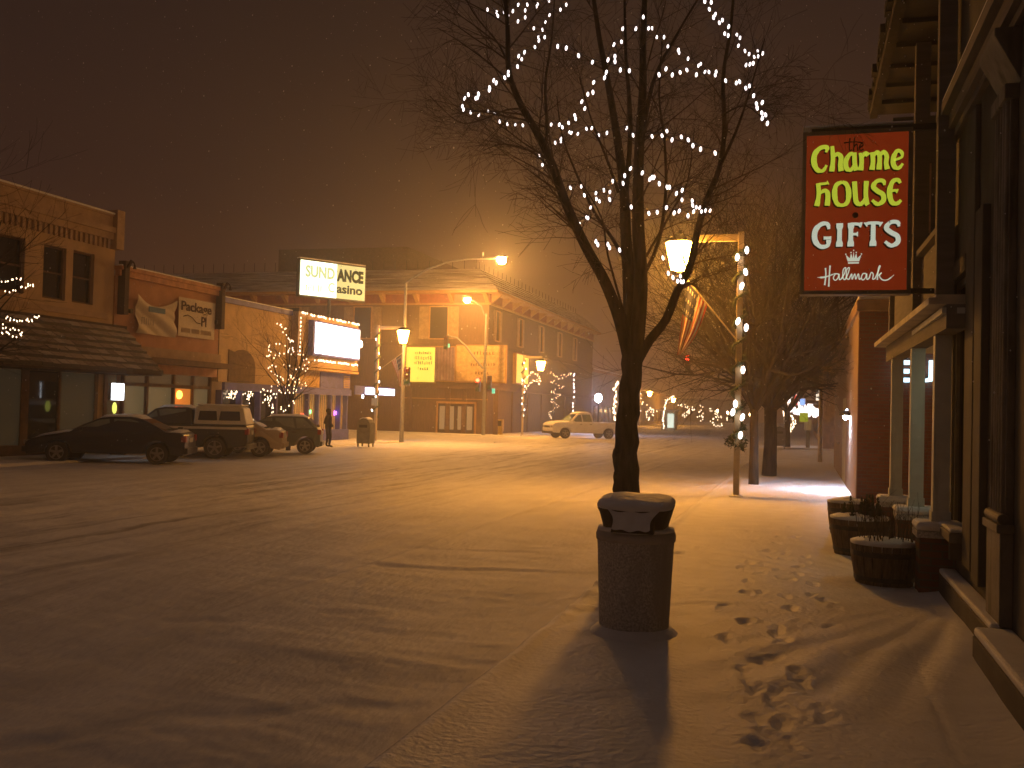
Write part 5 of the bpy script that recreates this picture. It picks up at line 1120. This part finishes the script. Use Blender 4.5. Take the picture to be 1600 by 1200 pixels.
h_ = (.68, [([(.12, 1.02), (.17, .5), (.12, .0)], [.045, .05, .06]), ([(.18, .55), (.38, .70), (.54, .55), (.52, .25), (.56, .0)], [.03, .045, .055, .055, .06])])
a_ = (.66, [([(.50, .66), (.28, .66), (.10, .42), (.12, .12), (.32, .02), (.46, .22)], [.03, .045, .055, .055, .04, .03]), ([(.48, .72), (.50, .3), (.58, .0)], [.05, .05, .055])])
r_ = (.52, [([(.12, .70), (.16, .35), (.12, .0)], [.05, .05, .06]), ([(.18, .48), (.32, .68), (.46, .58)], [.03, .045, .055])])
m_ = (.98, [([(.12, .70), (.16, .35), (.12, .0)], [.05, .05, .06]), ([(.18, .52), (.34, .70), (.46, .52), (.44, .0)], [.03, .045, .05, .058]), ([(.48, .52), (.64, .70), (.78, .52), (.76, .25), (.82, .0)], [.03, .045, .05, .05, .058])])
e_ = (.62, [([(.12, .34), (.48, .46), (.46, .66), (.26, .70), (.10, .42), (.14, .12), (.34, .02), (.54, .20)], [.028, .03, .04, .045, .055, .055, .04, .03])])
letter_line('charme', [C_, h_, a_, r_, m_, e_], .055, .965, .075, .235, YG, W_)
H_ = (.80, [([(.16, .98), (.20, .5), (.12, .0)], [.05, .05, .06]), ([(.20, .94), (.50, .96), (.62, 1.0)], [.03, .03, .05]), ([(.22, .52), (.48, .66), (.60, .48), (.58, .0)], [.03, .045, .055, .06])])
O_ = (.84, [([(.42, 1.), (.16, .86), (.10, .48), (.20, .10), (.44, .0), (.66, .12), (.72, .52), (.62, .88), (.42, 1.)], [.04, .05, .06, .05, .04, .05, .06, .05, .04])])
U_ = (.82, [([(.12, 1.), (.16, .5), (.22, .12), (.42, .02), (.58, .25)], [.055, .055, .055, .045, .03]), ([(.64, 1.), (.62, .5), (.66, .1), (.72, -.02)], [.055, .05, .055, .05])])
S_ = (.70, [([(.60, .80), (.54, .98), (.28, .98), (.12, .76), (.30, .56), (.54, .40), (.56, .14), (.32, .0), (.08, .18)], [.03, .045, .045, .055, .055, .055, .055, .045, .035])])
E_ = (.66, [([(.58, .86), (.46, 1.0), (.24, .92), (.12, .5), (.22, .08), (.44, .0), (.62, .14)], [.035, .045, .05, .06, .055, .045, .035]), ([(.16, .52), (.34, .56), (.48, .52)], [.03, .03, .05])])
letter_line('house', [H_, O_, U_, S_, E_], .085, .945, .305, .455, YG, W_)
G_ = (.86, [([(.66, .76), (.60, .98), (.36, .98), (.13, .72), (.12, .30), (.34, .02), (.62, .06), (.66, .30)], [.035, .045, .05, .062, .062, .05, .045, .055]), ([(.46, .38), (.62, .38), (.76, .38)], .035)])
I_ = (.46, [([(.22, 1.), (.22, .5), (.22, .0)], [.075, .052, .075])])
F_ = (.70, [([(.20, 1.), (.20, .5), (.20, .0)], [.07, .052, .072]), ([(.18, .95), (.42, .95), (.62, .90)], [.035, .035, .06]), ([(.20, .52), (.36, .52), (.48, .52)], [.03, .03, .055])])
T_ = (.74, [([(.36, .98), (.36, .5), (.36, .0)], [.05, .052, .075]), ([(.05, .90), (.18, .97), (.54, .97), (.68, .90)], [.06, .035, .035, .06])])
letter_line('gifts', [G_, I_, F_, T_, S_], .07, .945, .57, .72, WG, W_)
blk = MAT('sign_black', (.012, .004, .003), .7)
m = MB()
for k, P in enumerate(([(.37,.055),(.47,.05),(.56,.06)], [(.43,.025),(.425,.07),(.43,.105),(.45,.10)], [(.475,.02),(.47,.07),(.465,.11)], [(.47,.085),(.495,.065),(.505,.085),(.51,.11)], [(.525,.09),(.56,.075),(.545,.062),(.525,.085),(.535,.108),(.565,.10)])):
    stroke(m, [(ix0+IW*a1, iz1-IH*b1) for a1, b1 in P], .013, .3*k)
m.build('lettering', blk, SG)
MB().lathe([(.002, 0), (.035, 0), (.035, .006), (.002, .006)], (ix0+IW*.495, YQ+.008, iz1-IH*.522), 16, 'y').build('dot', MAT('dot_red', (.10, .012, .01), .6), SG)
# crown
m = MB(); cx0, cz0 = ix0+IW*.485, iz1-IH*.80
P = [(-.075,.03),(-.055,-.03),(.055,-.03),(.075,.03),(.035,-.002),(.025,.045),(.008,-.002),(0,.065),(-.008,-.002),(-.025,.045),(-.035,-.002)]
sc = 1.15; mc = [(cx0+a1*sc, YQ+.016, cz0+b1*sc*1.1+.01) for a1, b1 in P]
m.poly([mc[0], mc[1], mc[2], mc[3], mc[4], mc[6], mc[8], mc[10]], (0, -.004, 0)); m.poly([mc[4], mc[5], mc[6]], (0, -.0035, 0)); m.poly([mc[6], mc[7], mc[8]], (0, -.0035, 0)); m.poly([mc[8], mc[9], mc[10]], (0, -.0035, 0))
for i in (0, 3, 5, 7, 9): m.ball(Vector(mc[i])+Vector((0, -.004, .008)), .008, .004, .008, 6, 4)
m.box(cx0-.06, cx0+.06, YQ+.011, YQ+.016, cz0-.055, cz0-.038); m.build('crown', WG, SG)
# script line
m = MB(); bl = .955; tp_ = .86
def sp(P, w_=.013, k=0): stroke(m, [(ix0+IW*a1, iz1-IH*b1) for a1, b1 in P], w_, k)
sp([(.21,.855),(.215,.90),(.205,.965)], .015, .1); sp([(.255,.84),(.25,.90),(.245,.975)], .015, .5); sp([(.13,.915),(.19,.915),(.25,.905),(.31,.89)], [.006,.02,.015,.008], .9)
sp([(.34,.895),(.31,.895),(.29,.92),(.31,.935),(.335,.92),(.345,.895),(.35,.93),(.37,.925)], .012, .2)
sp([(.37,.925),(.40,.89),(.41,.855),(.385,.87),(.385,.92),(.405,.932)], .012, .6); sp([(.405,.932),(.435,.89),(.445,.855),(.42,.87),(.42,.92),(.445,.93)], .012, 1.)
sp([(.445,.93),(.47,.895),(.475,.93),(.50,.895),(.51,.93),(.535,.895),(.545,.93),(.565,.92)], .012, .2)
sp([(.61,.895),(.58,.895),(.565,.92),(.58,.935),(.605,.92),(.615,.895),(.62,.93),(.64,.925)], .012, .7)
sp([(.64,.925),(.66,.888),(.68,.90),(.675,.93),(.70,.925)], .012, .2); sp([(.70,.925),(.745,.85),(.73,.86),(.72,.935)], .012, .6); sp([(.725,.91),(.76,.89),(.74,.91),(.77,.935),(.82,.935),(.88,.905)], [.01,.012,.012,.014,.014,.006], 1.1)
m.build('lettering', WG, SG)
bk = MB().beam((X0+.1, YQ+.1, Z1+.02), (1.6, YQ+.1, Z1+.02), .05, .07).beam((X1-.25, YQ+.1, Z0+.04), (1.45, YQ+.1, Z0+.04), .05, .06); bk.build('bracket', BLACKM, SG)
MB().box(X0, X1, YQ, YQ+.2, Z1+.056, Z1+.075).build('snow_cap', SNOW, SG)

# ------------------------------------------------------------------ near shop wall at the right edge
NX = 1.62
NW = thing('near_shop', 'dim painted shopfront with fluted pilaster at the right edge', 'building', (NX, 8, 0))
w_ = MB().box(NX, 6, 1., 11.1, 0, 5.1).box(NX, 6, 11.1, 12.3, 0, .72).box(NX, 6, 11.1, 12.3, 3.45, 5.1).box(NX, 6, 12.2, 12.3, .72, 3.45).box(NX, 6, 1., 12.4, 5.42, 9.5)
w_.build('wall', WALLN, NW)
MB().box(NX-.02, NX+.06, 12.32, 12.44, 5.42, 9.5).build('corner_board', SIDING, NW)
f = MB().box(NX+.03, NX+.07, 11.1, 11.16, .72, 3.45).box(NX+.03, NX+.07, 12.14, 12.2, .72, 3.45).box(NX+.03, NX+.07, 11.16, 12.14, 3.38, 3.45).build('window', PILM, NW)
MB().box(NX+.10, NX+.12, 11.1, 12.2, .72, 3.45).build('pane', GLASS, f)
MB().box(NX-.17, NX+.05, 11.0, 12.45, .66, .76).build('sill', PILM, f, bevel=.012); MB().box(NX-.16, NX, 11.02, 12.43, .762, .80).build('snow_cap', SNOW, f, bevel=.015)
MB().poly([(NX, 11.05, 3.45), (NX, 12.3, 3.45), (NX, 12.3, 3.62), (NX, 11.05, 3.62)], (-.05, 0, 0)).box(NX-.12, NX, 11.3, 11.4, .45, .66).build('window_trim', WALLN, NW)
# cornice band
MB().box(NX-.20, NX+.0, 1., 12.3, 5.30, 5.42).box(NX-.12, NX, 1., 12.3, 5.14, 5.298).box(NX-.06, NX, 1., 12.3, 5.06, 5.138).box(NX, NX+.3, 1., 12.4, 5.1, 5.42).build('cornice', SIDING, NW)
MB().box(NX-.19, NX-.001, 1., 12.28, 5.422, 5.46).build('snow_cap', SNOW, NW)
# fluted pilasters
for yc in (9.0, 5.2):
    pl_ = MB().box(NX-.10, NX, yc-.30, yc+.30, 0, 1.02).box(NX-.06, NX, yc-.28, yc+.28, 1.02, 4.6)
    for k in range(5): pl_.tube([(NX-.06, yc-.22+.11*k, 1.16), (NX-.06, yc-.22+.11*k, 4.5)], .032, 8)
    pl_.box(NX-.13, NX, yc-.33, yc+.33, 1.02, 1.09).tube([(NX-.08, yc-.31, 1.13), (NX-.08, yc+.31, 1.13)], .045, 8)
    pl_.box(NX-.11, NX, yc-.31, yc+.31, 4.5, 4.62).poly([(NX, yc-.36, 4.62), (NX-.2, yc-.36, 5.0), (NX-.2, yc-.36, 5.06), (NX, yc-.36, 5.06)], (0, .72, 0))
    pl_.build('pilaster', PILM, NW, bevel=.008)
MB().box(NX-.07, NX, 9.9, 10.3, .4, 3.9).box(NX-.05, NX, 10.5, 11.0, .45, 5.0).build('panel', WALLN, NW, bevel=.01)
# plinth and stoop with snow on top
MB().box(NX-.17, NX, 8.7, 12.3, -.05, .24).build('plinth', WALLN, NW, bevel=.012)
MB().box(NX-.165, NX, 8.7, 12.28, .241, .30).build('snow_cap', SNOW, NW, bevel=.02)
MB().box(NX-.29, NX, 1., 8.7, -.05, .20).build('stoop', WALLN, NW, bevel=.012)
MB().box(NX-.285, NX, 1., 8.68, .201, .275).build('snow_cap', SNOW, NW, bevel=.025)

# ------------------------------------------------------------------ litter bin
bc = Vector((AT(992, 900, 8.7).x, 8.7, 0)); R_ = .335
t = thing('litter_bin', 'tapered pebbled concrete litter bin with a snow topped square hood', 'litter bin', bc)
MB().lathe([(R_*.86, 0), (R_*.9, .03), (R_*.93, .28), (R_*.98, .68), (R_, .78), (R_*1.01, .82), (R_*.97, .84)], bc, 40).build('body', CONC, t, smooth=True)
MB().lathe([(R_*.98, .79), (R_*1.03, .795), (R_*1.04, .84), (R_*1.0, .875), (R_*.8, .88)], bc, 40).build('rim', MAT('rim_concrete', (.42, .40, .38), .9), t, smooth=True)
def rsq(hx, hy, z, n_=32, pw=4., dy=0.):
    out = []
    for k in range(n_):
        a_ = 2*PI*k/n_; c_, s_ = math.cos(a_), math.sin(a_); rr = (abs(c_)**pw+abs(s_)**pw)**(-1/pw); out.append(bc+Vector((hx*rr*c_, hy*rr*s_+dy, z)))
    return out
def loft(rings, cap=True):
    v = []; f = []; n_ = len(rings[0])
    for r_ in rings: v += r_
    for i in range(len(rings)-1):
        for k in range(n_): f.append((i*n_+k, i*n_+(k+1) % n_, (i+1)*n_+(k+1) % n_, (i+1)*n_+k))
    if cap: f.append(tuple((len(rings)-1)*n_+k for k in range(n_)))
    return MB().add(v, f)
# flared hood, open sloping mouth in front
def slope(ring, k0): return [Vector((p.x, p.y, p.z-(max(0., (bc.y+.12-p.y))*k0))) for p in ring]
loft([rsq(.262, .25, .87), rsq(.275, .255, .93), rsq(.305, .265, 1.03), slope(rsq(.325, .27, 1.10), .10), slope(rsq(.322, .268, 1.12), .12)]).build('hood', MAT('hood_brown', (.05, .04, .034), .7, .2, 6), t)
MB().add([bc+Vector(q) for q in ((-.15,-.258,1.0),(.19,-.258,1.0),(.20,-.352,.885),(-.16,-.352,.885),(-.15,-.2,1.0),(.19,-.2,1.0),(.20,-.2,.885),(-.16,-.2,.885))], [(0,3,2,1),(0,4,7,3),(1,2,6,5),(4,0,1,5)]).build('chute_flap', DARKWOOD, t)
rg = []
for (sx_, zz) in ((1.005, 1.115), (1.015, 1.13), (.99, 1.155), (.88, 1.175), (.6, 1.19), (.25, 1.195)):
    rg.append(slope([p+Vector((0, 0, .004*math.sin(k*.9+zz*30))) for k, p in enumerate(rsq(.325*sx_, .272*sx_, zz))], .13))
loft(rg).build('snow_cap', SNOW, t, smooth=True)
ch = MB(); nx_, ny_ = 20, 14
for j in range(ny_+1):
    for i in range(nx_+1):
        u_ = i/nx_*2-1; v_ = j/ny_; x_ = .012+u_*(.25-.10*v_+.02*math.sin(v_*7)); y_ = -.19-.175*v_; z_ = 1.13-.225*v_+.03*math.sin(v_*PI)*(1-u_**4)+.008*math.sin(u_*7+v_*5)+.02*abs(u_)**5
        ch.v.append(bc+Vector((x_, y_, z_)))
for j in range(ny_):
    for i in range(nx_): q = j*(nx_+1)+i; ch.f.append((q, q+nx_+1, q+nx_+2, q+1)); ch.m.append(0)
ch.build('chute_snow', SNOW, t, smooth=True)
MB().lathe([(R_*.7, .877), (R_*1.0, .877), (R_*.98, .905), (R_*.75, .92)], bc, 40).build('rim_snow', SNOW, t, smooth=True)

MB().lathe([(R_*.80, .06), (R_*.92, .052), (R_*1.02, .03), (R_*1.1, .008), (R_*1.22, -.02)], bc, 40, cap=False).build('base_snow', SNOW, t, smooth=True)
# ------------------------------------------------------------------ barrels and milk-can like planters
def barrel(label, c, r, h, seed, plants):
    random.seed(seed); c = Vector(c); t = thing('barrel_planter', label, 'planter', c, group='half barrel planters by the porch')
    m = MB(); n_ = 22
    for k in range(n_):
        a0 = 2*PI*k/n_+.012; a1 = 2*PI*(k+1)/n_-.012; q = []
        for (rr, z) in ((r*.82, 0), (r*.93, h*.5), (r, h)):
            q += [c+Vector((rr*math.cos(a0), rr*math.sin(a0), z)), c+Vector((rr*math.cos(a1), rr*math.sin(a1), z)), c+Vector(((rr-.03)*math.cos(a1), (rr-.03)*math.sin(a1), z)), c+Vector(((rr-.03)*math.cos(a0), (rr-.03)*math.sin(a0), z))]
        m.add(q, [(0,1,5,4),(4,5,9,8),(2,3,7,6),(6,7,11,10),(8,9,10,11),(0,4,7,3),(4,8,11,7),(1,2,6,5),(5,6,10,9)])
    m.build('staves', WOODB, t)
    for (fz, hh_) in ((.12, .05), (.72, .06)):
        r0 = r*(.82+.13*fz*1.3); MB().lathe([(r0+.003, h*fz), (r0+.012, h*fz), (r0+.014, h*fz+hh_), (r0+.005, h*fz+hh_)], c, 32).build('hoop', BLACKM, t)
    MB().lathe([(r*.95, h*.86), (r*.97, h*.98), (r*.985, h*1.0+.03), (r*.8, h+.055), (r*.4, h+.065), (.02, h+.068)], c, 32).build('snow_fill', SNOW, t, smooth=True)
    mb = MB()
    if plants == 'stems':
        for k in range(46):
            a_ = random.random()*2*PI; rr = r*random.uniform(.15, .85); p = c+Vector((rr*math.cos(a_), rr*math.sin(a_), h+.02)); grow(mb, p, Vector((random.gauss(0, .12), random.gauss(0, .12), 1)), random.uniform(.28, .5), .009, 1, .0, 4, 3, 2)
        mb.build('dead_stems', TWIG, t)
    elif plants == 'fir':
        for k in range(20):
            a_ = random.random()*2*PI; rr = r*random.uniform(.1, .75); p = c+Vector((rr*math.cos(a_), rr*math.sin(a_), h)); hh2 = random.uniform(.16, .36)
            for j in range(120):
                f_ = random.random(); z_ = hh2*f_; d = Vector((random.gauss(0,1), random.gauss(0,1), .6)).normalized()*(.085*(1-f_)+.015); s_ = Vector((-d.y, d.x, 0)).normalized()*.013; q = p+Vector((0,0,z_)); mb.add([q, q+d*.5+s_, q+d, q+d*.5-s_], [(0,1,2,3)])
        mb.build('fir_sprigs', GREEN, t)
    else:
        mb.ball(c+Vector((0,0,h)), r*.6, r*.6, .1); mb.build('soil_snow', SNOW, t)
def stand(px, py, pw, z=0.0):
    g = G(px, py, z); return g
g = G(1385, 920, .0); d_ = (g-Vector((0,0,0))).length; w_m = 102/1555*g.y*.5
barrel('nearest half barrel planter with dead stems poking from its snow', (g.x, g.y+w_m*.9, 0), w_m*.98, 60/1555*g.y, 31, 'stems')
g = G(1345, 872, .0); w_m = 88/1555*g.y*.5
barrel('half barrel planter filled with small dark fir sprigs', (g.x, g.y+w_m*.9, 0), w_m, 54/1555*g.y, 32, 'fir')
g = G(1326, 838, .0); w_m = 58/1555*g.y*.5
barrel('farthest half barrel planter, mostly hidden behind the fir sprigs', (g.x-.0, g.y+w_m, 0), w_m*1.05, .52, 33, 'none')

# ------------------------------------------------------------------ falling snow, tiny flakes in the air
random.seed(3); fl = MB()
for k in range(9000):
    Y_ = random.uniform(4, 60); x_ = random.uniform(-50, 1650); y_ = random.uniform(-20, 700); p = AT(x_, y_, Y_)
    if p.z < .1 or p.x > 1.0 or p.x < -23: continue
    r_ = random.uniform(.002, .004); fl.add([p+Vector((r_,0,0)), p+Vector((0,r_,0)), p+Vector((-r_,0,0)), p+Vector((0,-r_,0)), p+Vector((0,0,r_*1.4)), p+Vector((0,0,-r_*1.4))], [(0,1,4),(1,2,4),(2,3,4),(3,0,4),(1,0,5),(2,1,5),(3,2,5),(0,3,5)])
tag(fl.build('falling_snow', SNOW), 'fine falling snowflakes in the air', 'snow', kind='stuff')

# ------------------------------------------------------------------ haze of the snowfall
hz = MB().box(-330, 330, -330, 330, -1.5, 32).build('haze', None if False else SNOW); hz.data.materials.clear()
hm = bpy.data.materials.new('haze_volume'); hm.use_nodes = True; n = hm.node_tree; n.nodes.clear()
o_ = n.nodes.new('ShaderNodeOutputMaterial'); v_ = n.nodes.new('ShaderNodeVolumePrincipled'); v_.inputs['Color'].default_value = (.9, .88, .86, 1); v_.inputs['Density'].default_value = .0031; v_.inputs['Anisotropy'].default_value = .8
n.links.new(v_.outputs[0], o_.inputs['Volume']); hz.data.materials.append(hm); hz['kind'] = 'stuff'; hz['label'] = 'thin haze of falling snow'
